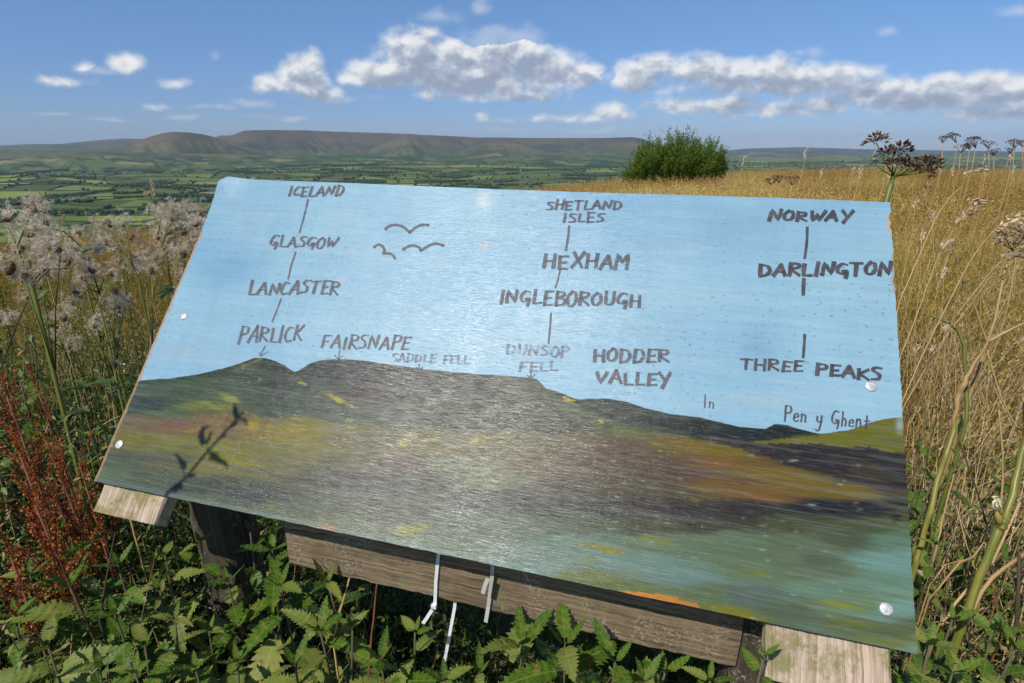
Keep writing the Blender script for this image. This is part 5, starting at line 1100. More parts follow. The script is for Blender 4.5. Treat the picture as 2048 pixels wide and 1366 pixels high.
NET = [  # photo px of the top, distance, leaf length, pairs, gap, old, label
 (1130, 1290, .80, .150, 5, .05, .05, 'bright green nettle seen from above, below the middle of the rail'),
 (1045, 1290, .84, .165, 4, .06, .5, 'nettle with very large pale leaves just left of the brightest nettle'),
 (655, 1165, .93, .095, 6, .055, .25, 'nettle climbing in front of the left part of the rail'),
 (545, 1100, 1.0, .110, 5, .05, .05, 'fresh nettle top right of the left post, under the board edge'),
 (560, 1172, .96, .125, 4, .06, .35, 'nettle with one long hanging leaf beside the left post'),
 (640, 1262, .90, .155, 4, .055, .8, 'yellowing nettle with big drooping leaves under the rail at left'),
 (500, 1060, 1.05, .05, 5, .04, .1, 'small nettle tucked under the board between post and rail end'),
 (140, 1175, .98, .135, 5, .06, .05, 'large nettle low at the left edge below the red dock'),
 (95, 1290, .92, .10, 5, .055, .1, 'nettle in the bottom left corner'),
 (230, 1230, .95, .10, 5, .06, .1, 'nettle standing left of the dark post, midway to the photo edge'),
 (235, 1130, 1.02, .085, 5, .055, .2, 'nettle right below the pale left batten end'),
 (120, 1060, 1.1, .08, 5, .055, .1, 'nettle among the red dock seed spikes at the left edge'),
 (330, 1110, 1.0, .075, 5, .055, .6, 'faded nettle between the left batten end and the post'),
 (350, 1240, .93, .085, 5, .055, .7, 'pale leaved nettle against the left face of the dark post'),
 (390, 1335, .88, .075, 4, .05, .3, 'small nettle at the foot of the frame left of the post'),
 (200, 1335, .88, .10, 4, .055, .2, 'nettle at the bottom edge left of the post'),
 (290, 1290, .90, .09, 5, .055, .2, 'nettle near the bottom edge between the corner and the post'),
 (760, 1320, .84, .10, 4, .05, .3, 'shaded nettle under the rail right of the yellowing one'),
 (830, 1265, .88, .075, 5, .045, .5, 'thin shaded nettle under the left cable tie'),
 (960, 1345, .80, .075, 4, .05, .2, 'nettle under the long hanging cable tie end'),
 (1230, 1325, .76, .12, 4, .05, .15, 'nettle right of the bright one below the rail'),
 (1330, 1345, .74, .08, 4, .05, .1, 'nettle below the rail toward its right end'),
 (1420, 1362, .72, .075, 4, .05, .2, 'nettle tip at the bottom edge left of the right post'),
 (1528, 1312, .66, .042, 5, .03, .05, 'small bright nettle squeezed between right post and right batten'),
 (1860, 1290, .78, .095, 5, .055, .35, 'nettle just right of the lower right corner of the board'),
 (1905, 1240, .85, .075, 5, .05, .15, 'nettle at the foot of the thick green hogweed stem'),
 (1985, 1260, .85, .085, 5, .05, .2, 'nettle right of the hogweed stem near the right edge'),
 (2030, 1300, .80, .10, 4, .055, .3, 'large nettle in the bottom right corner'),
 (1905, 1345, .74, .095, 4, .05, .4, 'nettle at the bottom edge right of the board'),
 (1960, 1190, .95, .07, 5, .05, .1, 'nettle behind the thick hogweed stem'),
 (1870, 1090, 1.0, .055, 5, .045, .1, 'small nettle close against the right board edge, lower half'),
 (1865, 960, 1.15, .055, 5, .045, .1, 'nettle beside the board edge where the upper green stem stands'),
 (1850, 860, 1.25, .05, 5, .045, .1, 'nettle poking out behind the right board edge'),
 (1930, 900, 1.3, .055, 5, .05, .2, 'nettle in the sunny weeds right of the board'),
 (2010, 930, 1.25, .06, 5, .05, .3, 'nettle near the right edge above the snail'),
 (60, 690, 1.7, .07, 5, .05, .1, 'leafy nettle at left below the thistle stem'),
 (40, 760, 1.45, .075, 5, .055, .1, 'dark nettle at the left edge above the dock'),
 (190, 870, 1.35, .06, 5, .05, .15, 'nettle in the weeds left of the board'),
 (150, 930, 1.3, .065, 5, .05, .1, 'nettle between the dock and the lower left board corner'),
 (402, 1085, 1.03, .07, 6, .05, .2, 'nettle growing up the front of the dark post, highest there'),
 (455, 1165, 1.0, .085, 5, .055, .3, 'nettle across the middle of the dark post'),
 (418, 1262, .95, .08, 5, .05, .5, 'pale nettle over the lower part of the dark post'),
 (475, 1325, .90, .09, 4, .055, .2, 'nettle at the foot of the dark post'),
 (320, 1180, 1.0, .075, 5, .05, .2, 'nettle left of the post below the pale batten'),
 (705, 1255, .90, .07, 5, .05, .2, 'dark green nettle under the rail between the yellowing one and the ties'),
 (590, 1330, .84, .10, 4, .055, .15, 'nettle at the bottom edge under the yellowing one'),
 (60, 1150, 1.02, .09, 5, .055, .1, 'nettle in front of the lowest dock spikes'),
 (30, 1230, .98, .085, 5, .055, .3, 'nettle cut by the left edge near the bottom corner'),
 (150, 1110, 1.08, .07, 5, .05, .1, 'nettle between dock spikes and the small batten end'),
 (1290, 1362, .72, .09, 4, .05, .1, 'nettle at the bottom edge under the right half of the rail'),
 (890, 1362, .80, .09, 4, .05, .3, 'nettle at the bottom edge between the cable ties'),
 (270, 1345, .84, .09, 4, .055, .1, 'nettle cut by the bottom edge, left of the post foot')]
for k, (px, py, dep, sz, pr, gp, od, lb) in enumerate(NET):
    rg = np.random.RandomState(900 + k); nettle(lb, at(px, py, dep), sz, pr, gp, (rg.uniform(-.06, .06), rg.uniform(-.03, .05)), od, 300 + k, spin=rg.uniform(0, 3.1))

def stem_thing(name, label, cat, pts, rad, mat, parts=(), group=None, ground=True):
    P = [at(*p) for p in pts]; rq = np.random.RandomState(len(label)); P2 = [P[0]]; R2 = [rad[0]]
    for i in range(len(P) - 1):
        for f_ in (.33, .66, 1.0):
            P2.append(P[i] * (1 - f_) + P[i + 1] * f_ + rq.normal(0, 1, 3) * rad[i] * (.28 if f_ < 1 else 0)); R2.append((rad[i] * (1 - f_) + rad[i + 1] * f_) * (rq.uniform(.88, 1.08) if f_ < 1 else 1.12))
    P, rad = P2, R2; b = P[0]
    e = empty(name, (b[0], b[1], gz(b[0], b[1]) if ground else b[2]), label, cat, group); E = np.array(e.location)
    if ground and b[2] - E[2] > .03: P = [E] + P; rad = [rad[0]] + list(rad)
    mb = MB(); mb.tube(P, list(rad), 8, 0, [.5 + .2 * math.sin(i * 1.7) for i in range(len(P) * 8)]); part('stem', mb, M[mat], e)
    return e
rgd = np.random.RandomState(77)
SPOTS = [(115, 1010, 1.15, 'left edge among the docks'), (250, 1010, 1.15, 'lower left board corner'), (90, 860, 1.3, 'weeds left of the dock spikes'), (215, 1150, 1.0, 'nettles left of the dark post'), (690, 1190, .95, 'nettles beneath the rail at left'), (745, 1260, .9, 'gap under the rail left of the ties'), (1945, 960, 1.2, 'sunny weeds above the snail'), (1890, 1020, 1.1, 'weeds beside the right board edge'), (1985, 1180, .95, 'weeds right of the thick green stem'), (40, 640, 1.5, 'thick thistle stem at the left edge'), (300, 700, 1.45, 'board edge below the left nail'), (1870, 700, 1.5, 'grass close to the right board edge')]
for k, (px, py, dep, wh) in enumerate(SPOTS):
    dx_ = rgd.uniform(-90, 90); dy_ = rgd.uniform(110, 190); stem_thing('dead_twig', 'thin dead brown stem leaning %s in the %s' % ('left' if dx_ > 0 else 'right', wh), 'twig', [(px + dx_ * .5, py + dy_ * .6, dep), (px + dx_ * .2, py + dy_ * .2, dep), (px - dx_ * .25, py - dy_ * .3, dep), (px - dx_ * .5, py - dy_ * .55, dep)], [.0020, .0018, .0014, .0008], ('dark', 'stalk', 'docks')[k % 3], group='dead stems leaning in the weeds')

# the tall stem just out of the picture whose shadow falls on the board
def shadow_weed():
    T = .85; q = lambda px, py, t=T: bpx(px, py) + SUN * t
    base = q(330, 992); e = empty('tall_dead_weed', (base[0] - .03, base[1] - .05, gz(base[0] - .03, base[1] - .05)), 'tall dark weed stem standing beyond the left edge, its shadow lying across the board', 'weed')
    mb = MB(); pts = [np.array(e.location), base + np.array([-.02, -.02, -.5]), q(336, 985), q(370, 957), q(415, 903), q(452, 862), q(478, 833)]; mb.tube(pts, [.006, .005, .0035, .003, .0028, .0026, .0022], 6, 0, .4); part('stem', mb, M['dark'], e)
    mb = MB(); mb.tube([q(415, 903), q(414, 880), q(424, 862)], .0012, 5, 0, .4); mb.tube([q(370, 957), q(367, 940), q(362, 925)], .0012, 5, 0, .4); mb.tube([q(448, 866), q(452, 845), q(458, 828)], .0007, 4, 0, .4); part('branch', mb, M['dark'], e)
    def lf(P, W):
        mb = MB(); n = len(P); mb.ribbon([q(x, y) + BN * .004 * math.sin(i) for i, (x, y) in enumerate(P)], [w * .00095 for w in W], BN, 0, .5); part('leaf', mb, M['thleaf'], e, False)
    lf([(424, 862), (416, 880), (406, 886), (402, 870), (407, 858), (420, 854)], [3, 9, 13, 14, 10, 2]); lf([(418, 903), (428, 912), (438, 920), (450, 926), (457, 937)], [3, 15, 9, 8, 3]); lf([(424, 906), (418, 920), (428, 916)], [3, 6, 2])
    lf([(370, 938), (366, 928), (358, 916), (348, 905)], [10, 13, 7, 2]); lf([(376, 954), (384, 950), (392, 948)], [7, 8, 2]); lf([(345, 984), (350, 976), (358, 968), (364, 978)], [10, 16, 16, 4]); lf([(475, 838), (470, 822), (468, 805)], [9, 12, 2]); lf([(478, 834), (484, 826), (490, 818)], [6, 5, 1]); lf([(478, 838), (490, 838), (494, 850)], [6, 7, 2]); lf([(460, 856), (468, 848), (476, 842)], [6, 9, 5])
    lf([(440, 878), (448, 870), (455, 868)], [3, 6, 1])
shadow_weed()

# ------------------------------------------------------------------ thistles gone to seed
def bract_mesh(seed):
    rg = np.random.RandomState(seed); mb = MB(); n = 26
    mb.tube([(0, 0, -.25), (0, 0, -.05), (0, 0, .35), (0, 0, .7), (0, 0, .85)], [.06, .26, .34, .22, .1], 8, 0, .35)
    for k in range(n):
        z = rg.uniform(-.1, .75); a = rg.uniform(0, 6.28); r = .30 * (1 - abs(z - .3) * .6); p = np.array([math.cos(a) * r, math.sin(a) * r, z]); d = np.array([math.cos(a) * rg.uniform(.1, .7), math.sin(a) * rg.uniform(.1, .7), .8]); s = np.array([-math.sin(a), math.cos(a), 0])
        mb.add([p - s * .06, p + s * .06, p + d * rg.uniform(.25, .5)], [(0, 1, 2)], 0, rg.uniform(.3, 1))
    return mb.mesh('seed_head', M['bract'])
def fluff_mesh(seed, droop=(0, 0, 0)):
    rg = np.random.RandomState(seed); mb = MB()
    for _ in range(58):
        c = rg.normal(0, .38, 3) * np.array([1, 1, .9]) + np.array([0, 0, .55]); 
        if rg.rand() < .25: c *= 1.35
        cb = rg.uniform(.25, .75); ax = rg.normal(0, 1, 3); ax /= np.linalg.norm(ax)
        for _ in range(13):
            d = rg.normal(0, 1, 3) + ax * .9; d /= np.linalg.norm(d); l = rg.uniform(.17, .44); s = np.cross(d, rg.normal(0, 1, 3)); s /= np.linalg.norm(s); w = .012
            m_ = c + d * l * .55 + rg.normal(0, .03, 3)
            mb.add([c - s * w, c + s * w, m_ + s * w * .8, m_ - s * w * .8, c + d * l + rg.normal(0, .05, 3)], [(0, 1, 2, 3), (3, 2, 4)], 0, np.clip(cb + rg.uniform(-.2, .35), 0, 1))
    return mb.mesh('fluff', M['fluff'], False)
BR = [bract_mesh(k) for k in range(3)]; FL = [fluff_mesh(20 + k) for k in range(5)]
def spiny_leaf(mb, rg, p, az, L, pitch, bc):
    c, s_ = math.cos(az), math.sin(az); d = np.array([c * math.cos(pitch), s_ * math.cos(pitch), math.sin(pitch)]); sd = np.array([-s_, c, 0]); n = 7; vs = []; fs = []
    for i in range(n + 1):
        t = i / n; q = p + d * L * t + np.array([0, 0, -L * .35 * t * t]); w = L * .17 * math.sin(math.pi * min(1, t + .12)) * (1.5 if i % 2 else .55)
        vs += [q - sd * w + np.array([0, 0, w * .4]), q, q + sd * w + np.array([0, 0, w * .4])]
    for i in range(n): a = 3 * i; fs += [(a, a + 1, a + 4, a + 3), (a + 1, a + 2, a + 5, a + 4)]
    mb.add(vs, fs, 0, bc)
def thistle(label, basepx, heads, dep, nodey, seed, scale=1.0):
    rg = np.random.RandomState(seed); bp = at(basepx[0], basepx[1], dep); g = (bp[0] + rg.uniform(-.03, .03), bp[1]); e = empty('thistle', (g[0], g[1], gz(*g)), label, 'thistle', 'thistles gone to seed'); E = np.array(e.location)
    node = at(basepx[0], nodey, dep); top = at(*heads[0][:2], dep)
    mb = MB(); pts = [E, (E + node) / 2 + rg.normal(0, .01, 3), node, (node + top) / 2 + rg.normal(0, .008, 3), top]; mb.tube(pts, list(np.array([.0055, .005, .0045, .003, .002]) * (.95 if seed == 1 else .58)), 7, 0, .55); part('stem', mb, M['gstem'], e)
    for i in range(9):
        mb = MB(); t = rg.uniform(.25, 1); p = E * (1 - t) + node * t; spiny_leaf(mb, rg, p, rg.uniform(0, 6.28), rg.uniform(.05, .10), rg.uniform(-.2, .5), rg.uniform(.0, .7)); part('leaf', mb, M['thleaf'], e, False)
    for k, (px, py, r) in enumerate(heads):
        h = at(px, py, dep + rg.uniform(-.10, .10)); R0 = r * dep / FPX * scale
        if k:
            t = rg.uniform(.0, .75); s0 = node * (1 - t) + top * t
            if h[2] < s0[2]: s0 = E * .15 + node * .85
            m_ = (s0 + h) / 2 + np.array([0, 0, .012]); mb = MB(); mb.tube([s0, m_, h - np.array([0, 0, R0 * .3])], [.0017, .0014, .0010], 5, 0, .4); part('branch', mb, M['gstem'], e)
        o = link('seed_head', BR[k % 3], e, h - E); s_ = R0 * .68; o.scale = (s_, s_, s_); o.rotation_euler = (rg.normal(0, .7), rg.normal(0, .7), rg.uniform(0, 6))
        f = link('fluff', FL[k % 5], o); f.scale = (1.6, 1.6, 1.45); f.location = (0, 0, -.1); f.rotation_euler = (rg.normal(0, .4), rg.normal(0, .4), rg.uniform(0, 6))
    return e
thistle('seeding thistle at the left edge, largest mass of white down, on a thick green stem', (65, 640), [(62, 425, 34), (10, 438, 36), (58, 470, 34), (28, 505, 38), (78, 515, 36), (118, 500, 34), (135, 528, 30), (100, 548, 30), (18, 545, 36), (50, 560, 26)], 1.15, 575, 1)
thistle('browner seeding thistle between the left edge one and the board, drooping down', (200, 690), [(192, 503, 21), (222, 548, 24), (186, 545, 24), (228, 582, 24), (160, 590, 22), (238, 622, 27), (205, 636, 24), (128, 640, 24), (146, 610, 18), (250, 600, 18)], 1.3, 610, 2)
thistle('seeding thistle with pale round heads behind the browner one', (278, 620), [(226, 452, 30), (250, 452, 22), (214, 488, 20), (287, 508, 30), (308, 524, 24), (272, 518, 24), (300, 546, 22)], 1.45, 560, 3)
thistle('tallest seeding thistle right beside the upper left board edge', (336, 600), [(305, 428, 18), (331, 416, 18), (348, 432, 28), (336, 468, 28), (366, 468, 28), (388, 450, 22), (384, 488, 26), (368, 512, 26), (352, 492, 24), (345, 400 + 40, 20), (395, 480, 18)], 1.6, 540, 4)
thistle('crowded thistle heads pressed against the board edge near its upper left corner', (392, 560), [(402, 452, 22), (398, 430, 18), (378, 428, 20), (360, 412, 18), (345, 500, 22), (330, 500, 20), (372, 530, 20), (320, 450, 22), (316, 478, 20), (350, 458, 22)], 1.72, 540, 7)
thistle('thistle heads filling the gap between the left edge and the pale round heads', (170, 600), [(160, 470, 18), (176, 520, 22), (150, 500, 20), (262, 478, 20), (240, 500, 22), (265, 540, 22), (170, 560, 20), (95, 450, 20), (100, 480, 24)], 1.5, 560, 8)
thistle('low seeding thistle with ragged grey down under the others', (140, 800), [(140, 690, 18), (190, 655, 18), (110, 662, 20), (60, 600, 18), (20, 640, 18)], 1.35, 740, 5)
thistle('small seeding thistle half hidden behind the board edge', (372, 640), [(368, 560, 16), (350, 585, 14), (395, 540, 16)], 1.7, 600, 6)

# ------------------------------------------------------------------ docks with red seed spikes
def seedspray(seed):
    rg = np.random.RandomState(seed); mb = MB()
    for _ in range(105):
        t = rg.rand(); a = rg.uniform(0, 6.28); r = rg.uniform(.02, .13) * (1.1 - t * .7); c = np.array([math.cos(a) * r, math.sin(a) * r, t]); n = rg.normal(0, 1, 3); n /= np.linalg.norm(n); x = np.cross(n, rg.normal(0, 1, 3)); x /= np.linalg.norm(x); y = np.cross(n, x); s = rg.uniform(.018, .032)
        mb.add([c - x * s, c - y * s * .8, c + x * s, c + y * s * .8], [(0, 1, 2, 3)], 0, rg.rand())
    mb.tube([(0, 0, 0), (0, 0, .5), (0, 0, 1)], [.012, .008, .004], 4, 0, .1)
    return mb.mesh('seed_spray', M['dock'], False)
SP = [seedspray(k) for k in range(4)]
def dock(label, top, dep, n, seed, H=.5):
    rg = np.random.RandomState(seed); T = at(*top, dep); g = (T[0] + rg.uniform(-.05, .05), T[1] + .02); e = empty('dock_plant', (g[0], g[1], gz(*g)), label, 'dock', 'docks in red seed'); E = np.array(e.location)
    mb = MB(); mid = (E + T) / 2 + np.array([.01, 0, 0]); mb.tube([E, mid, T], [.005, .004, .0015], 6, 0, .5); part('stem', mb, M['docks'], e)
    for k in range(n):
        t = rg.uniform(0, 1); p = T + (E - T) * (t * H / max(T[2] - E[2], .1)); L = rg.uniform(.07, .15) * (.6 + .6 * t); o = link('seed_spray', SP[rg.randint(4)], e, p - E); o.scale = (L * .8, L * .8, L); az = rg.uniform(0, 6.28); o.rotation_euler = Euler((0, rg.uniform(.2, .75) if t > .08 else .05, az), 'XYZ')
    for k in range(4):
        mb = MB(); t = rg.uniform(.1, .4); p = E + (T - E) * t; az = rg.uniform(0, 6.28); c, s_ = math.cos(az), math.sin(az); P = [p + np.array([c, s_, 0]) * L_ + np.array([0, 0, .10 * math.sin(L_ * 9)]) for L_ in np.linspace(0, .24, 7)]; mb.ribbon(P, [.008, .03, .045, .05, .045, .03, .004], np.array([0, 0, 1.0]), 0, .5); part('leaf', mb, M['thleaf'], e)
dock('dock with rust red seed spikes at the left edge, tallest of the docks', (14, 792), 1.08, 22, 1, .42)
dock('dock with rust red seed spikes second from the left edge', (78, 786), 1.15, 22, 2, .40)
dock('dock with orange tinged seed spikes lower down at the left edge', (38, 905), 1.02, 22, 3, .40)
dock('dock leaning right with dark red seeds toward the board corner', (100, 905), 1.08, 20, 4, .40)
dock('thin dock with few red seeds just left of the lower board corner', (158, 925), 1.15, 12, 5, .25)
dock('short dock below the others at the left edge with bright orange seeds', (70, 1010), .98, 16, 6, .26)
dock('dock spike hanging over the nettles in the lower left', (20, 1110), .96, 12, 7, .25)

# ------------------------------------------------------------------ hogweed
def umbellet(mb, rg, c, R, axis, n, dense=True, bc=.5):
    """small umbrella of flat seeds"""
    ax = axis / np.linalg.norm(axis); x = np.cross(ax, (0.3, .8, .1)); x /= np.linalg.norm(x); y = np.cross(ax, x); o = c - ax * R * .55
    for k in range(n):
        a = 2.4 * k; r = R * math.sqrt((k + .5) / n); p = c + x * math.cos(a) * r + y * math.sin(a) * r - ax * r * r / R * .75 + rg.normal(0, R * .08, 3)
        d = p - o; d /= np.linalg.norm(d); s = np.cross(d, rg.normal(0, 1, 3)); s /= np.linalg.norm(s); L = R * .50; W = R * .16
        if dense:
            mb.tube([o, p], R * .018, 3, 0, .35, False); t2 = np.cross(d, s)
            b_ = bc + rg.uniform(-.35, .4); q = [p - d * L * .15, p + s * W + d * L * .3, p + d * L, p - s * W + d * L * .3, p + t2 * W * .4 + d * L * .3, p - t2 * W * .4 + d * L * .3]
            mb.add(q, [(0, 1, 4), (1, 2, 4), (2, 3, 4), (3, 0, 4), (1, 0, 5), (2, 1, 5), (3, 2, 5), (0, 3, 5)], 0, np.clip(b_, 0, 1))
        else: mb.add([p - s * W * 1.6, p + d * L * .5, p + s * W * 1.6, p - d * L * .2], [(0, 1, 2, 3)], 0, np.clip(bc + rg.uniform(-.3, .3), 0, 1))
def hogweed(label, stempx, hubpx, dep, umb, seed, rs=.0055, mat='hog', dense=True, bc=.5, nseed=16, group=None, ray_r=.0012):
    rg = np.random.RandomState(seed); hub = at(*hubpx, dep); P = [at(*q, dep) for q in stempx]; low = P[-1]; gxy = (low[0] + (low[0] - P[0][0]) * .3, low[1] + .02) if len(P) > 1 else (hub[0], hub[1]); e = empty('hogweed', (gxy[0], gxy[1], gz(*gxy)), label, 'hogweed', group); E = np.array(e.location)
    mb = MB(); pts = [hub] + P + [E]; mb.tube(pts, [rs * .55] + [rs * (.8 + .2 * i / max(1, len(P))) for i in range(len(P))] + [rs * 1.3], 8, 0, .5); part('stem', mb, M[mat], e)
    for (px, py, r) in umb:
        R0 = r * dep / FPX * (1.12 if dense else 1); c = at(px, py, dep + rg.uniform(-.04, .04)); ax = c - hub; ax = ax / (np.linalg.norm(ax) + 1e-6) + np.array([0, 0, .9]); 
        mb = MB(); mb.tube([hub, (hub + c) / 2 + np.array([0, 0, -.08 * np.linalg.norm(c - hub)]), c - ax / np.linalg.norm(ax) * R0 * .8], ray_r, 5, 0, .5); part('ray', mb, M['gstem' if dense else 'dark'], e)
        mb = MB(); umbellet(mb, rg, c, R0, ax, int(nseed * (1.7 if dense else 1)), dense, bc); part('umbellet', mb, M['umbel'], e, False)
    return e
hogweed('large dead hogweed head with dark seeds above the top right corner of the board', [(1781, 372), (1768, 420), (1764, 520)], (1787, 353), 1.12, [(1751, 270, 17), (1773, 296, 15), (1804, 289, 17), (1797, 314, 15), (1820, 320, 15), (1857, 318, 15), (1876, 317, 14), (1862, 333, 15), (1832, 326, 12), (1748, 322, 6), (1785, 318, 12), (1842, 330, 10)], 11, rs=.0065, nseed=22, bc=.35, mat='gstem')
hogweed('dry hogweed head at the right edge, broken and pale brown', [(2010, 540), (1990, 640), (1975, 683)], (2025, 500), 1.25, [(2010, 462, 14), (2035, 455, 14), (2050, 470, 13), (2000, 478, 10), (2030, 480, 14), (2048, 500, 10)], 12, rs=.003, mat='stalk', bc=.75, nseed=18)
far = [((1885, 272), 16, 330), ((1914, 268), 20, 320), ((1952, 275), 24, 335), ((1978, 283), 16, 330), ((1922, 290), 18, 340), ((1940, 287), 14, 345), ((1988, 299), 14, 345), ((2030, 280), 18, 335), ((2020, 297), 12, 340), ((2046, 283), 12, 340), ((1560, 352), 16, 400), ((1585, 354), 18, 410), ((1543, 357), 14, 400)]
nm = ['dead hogweed umbel farthest left on the right skyline', 'broadest flat hogweed umbel on the right skyline', 'wide dark hogweed umbel in the middle of the skyline group', 'hogweed umbel touching the widest one on its right', 'drooping hogweed umbel below the broadest one', 'small hogweed umbel tucked between two bigger ones', 'low brown hogweed umbel on the grass line at right', 'pale hogweed umbel at the right edge of the skyline', 'small hogweed umbel under the one at the right edge', 'hogweed umbel cut by the right photo edge', 'brown hogweed umbel just over the middle of the board top right half', 'hogweed umbel right of its twin above the board top edge', 'small hogweed umbel left of the pair above the board top edge']
for k, ((px, py), R0, by) in enumerate(far):
    dep = 4.6 if k < 10 else 5.2; rgk = np.random.RandomState(k); u = [(px + rgk.uniform(-.85, .85) * R0, py + rgk.uniform(-2.5, 2.0), R0 * .36) for _ in range(7)]
    hogweed(nm[k], [(px - 4 * (k % 3), by)], (px - 1, py + R0 * .9), dep, u, 40 + k, rs=.004, mat='orange', dense=False, bc=.4, nseed=12, group='dead hogweed on the skyline', ray_r=.0022)

# green hogweed stems at right
h1 = stem_thing('hogweed', 'thick green hogweed stem slanting up to the right edge, joined halfway', 'hogweed', [(1928, 1238, .90), (1960, 1150, .90), (1995, 1062, .90), (2003, 1050, .90), (2010, 1035, .90), (2030, 965, .91), (2052, 880, .92), (2075, 790, .93)], [.0062, .0061, .0060, .0080, .0058, .0054, .0052, .0050], 'hog')
mb = MB(); mb.tube([at(2000, 1052, .90), at(1996, 1035, .895), at(1993, 1022, .89)], [.005, .0055, .001], 6, 0, .9); part('sheath', mb, M['hog'], h1)
h2 = stem_thing('hogweed', 'yellow green hogweed stem close to the right board edge', 'hogweed', [(1832, 1125, 1.05), (1845, 1085, 1.05), (1862, 1020, 1.05), (1875, 960, 1.06), (1890, 915, 1.06), (1908, 862, 1.07), (1915, 835, 1.08)], [.0050, .0049, .0047, .0046, .0044, .0042, .0028], 'hog')
stem_thing('dried_stalk', 'pinkish papery dead stem forking upward in the grass at right', 'stem', [(1906, 850, 1.2), (1915, 800, 1.2), (1922, 775, 1.2), (1940, 745, 1.2), (1975, 683, 1.2), (1945, 600, 1.2), (1918, 540, 1.2), (1903, 480, 1.2)], [.004, .0055, .0065, .004, .0028, .0018, .0015, .0012], 'orange')
stem_thing('dried_stalk', 'straight straw coloured stem rising from the fork toward the right edge', 'stem', [(1975, 683, 1.2), (2010, 665, 1.2), (2060, 640, 1.2)], [.003, .003, .0025], 'orange', ground=False)
for k, (pts, r, m, lb) in enumerate([
 ([(1925, 1245, .92), (1985, 1155, .92), (2060, 1100, .92)], .005, 'orange', 'thick dry orange stalk slanting right from the foot of the hogweed'),
 ([(1880, 1250, .95), (1925, 1190, .95), (1985, 1125, .95), (2040, 1005, .95)], .0034, 'orange', 'orange stalk crossing behind the hogweed stem up to the right edge'),
 ([(1858, 1200, .97), (1920, 1125, .97), (1945, 1115, .97), (1990, 1060, .97)], .0026, 'orange', 'bent orange stalk reaching the joint of the hogweed stem'),
 ([(1880, 1250, .88), (1940, 1228, .88), (1968, 1215, .88)], .003, 'orange', 'short broken orange stalk lying low right of the board'),
 ([(1860, 1170, 1.0), (1890, 1130, 1.0), (1925, 1120, 1.0), (1950, 1118, 1.0)], .0018, 'orange', 'thin arching brown stalk beside the board edge'),
 ([(2003, 1025, .89), (2006, 960, .9), (2003, 880, .9), (1998, 820, .9)], .0022, 'orange', 'slender upright orange stalk rising from the snail'),
 ([(1968, 1182, .98), (1945, 1125, .98), (1930, 1080, .98), (1912, 1010, 1.0)], .0014, 'stalk', 'thin pale straw leaning left behind the hogweed stem'),
 ([(1812, 1040, 1.1), (1845, 960, 1.1), (1862, 880, 1.1), (1880, 800, 1.1)], .0012, 'dark', 'thin dark stem upright beside the right board edge'),
 ([(2040, 1300, .85), (2035, 1200, .85), (2038, 1110, .86)], .004, 'dark', 'short brown stump of stem in the lower right'),
 ([(2100, 905, 1.0), (2030, 850, 1.0), (2000, 790, 1.0), (1985, 740, 1.0), (1975, 700, 1.0)], .0018, 'stalk', 'pale stalk crossing down to the right edge below the fork')]):
    n = len(pts); stem_thing('dried_stalk', lb, 'stalk', pts, [r * .72 * (1 - .3 * i / n) for i in range(n)], m, ground=(k not in (5,)))
# dark green arching stem
stem_thing('bent_plant', 'green stem bent over like a hook in the grass right of the board', 'stem', [(1930, 850, 1.25), (1932, 780, 1.25), (1928, 690, 1.25), (1915, 660, 1.25), (1890, 642, 1.25), (1850, 628, 1.25)], [.004, .004, .0036, .003, .0022, .0015], 'gstem')

# ------------------------------------------------------------------ grass stalks with heads
def spike(mb, rg, pts, w, n, bc=.6):
    """cocksfoot-like head: dense overlapping spikelets along a short path"""
    pts = [np.array(p) for p in pts]; L = len(pts) - 1
    for k in range(n):
        t = k / n * L; i = min(int(t), L - 1); p = pts[i] + (pts[i + 1] - pts[i]) * (t - i); d = pts[i + 1] - pts[i]; d /= np.linalg.norm(d); r = rg.normal(0, 1, 3); r -= d * (r @ d); r /= np.linalg.norm(r)
        e = d + r * .55; e /= np.linalg.norm(e); s = np.cross(e, rg.normal(0, 1, 3)); s /= np.linalg.norm(s); taper = math.sin(math.pi * (k + 2) / (n + 3)) ** .5; l = w * 2.0 * taper; o = p + r * w * .25
        mb.add([o, o + e * l * .4 + s * w * .28, o + e * l, o + e * l * .4 - s * w * .28], [(0, 1, 2, 3)], 0, np.clip(bc + rg.uniform(-.4, .4), 0, 1))
def stalk(label, pts, dep, heads, r=.0012, mat='stalk', seed=0, hb=.6, name='grass_stalk'):
    rg = np.random.RandomState(seed); dd = (lambda i: dep + .02 * i); sm = smooth_path([(p[0], p[1]) for p in pts], 4); P = [at(p[0], p[1], dep) for p in sm]; b = P[0]; e = empty(name, (b[0], b[1], gz(b[0], b[1])), label, 'grass stalk', 'long grass stalks with seed heads'); E = np.array(e.location); 
    if b[2] - E[2] > .03: P = [E] + P
    n = len(P); mb = MB(); mb.tube(P, [r * (1 - .45 * i / n) for i in range(n)], 5, 0, .55); part('stem', mb, M[mat], e)
    for hp, w in heads:
        mb = MB(); spike(mb, rg, [at(x, y, dep) for x, y in hp], w * dep / FPX, 26 if w > 4 else 18, hb); part('seed_head', mb, M['head'], e, False)
stalk('long grass stalk arching from the right board edge to a nodding head', [(1806, 800), (1850, 700), (1900, 600), (1945, 515), (1985, 465), (2005, 448)], 1.15, [([(1990, 460), (2010, 447), (2030, 445), (2040, 455)], 9), ([(2010, 436), (2030, 432), (2055, 436)], 7)], .0016, seed=1)
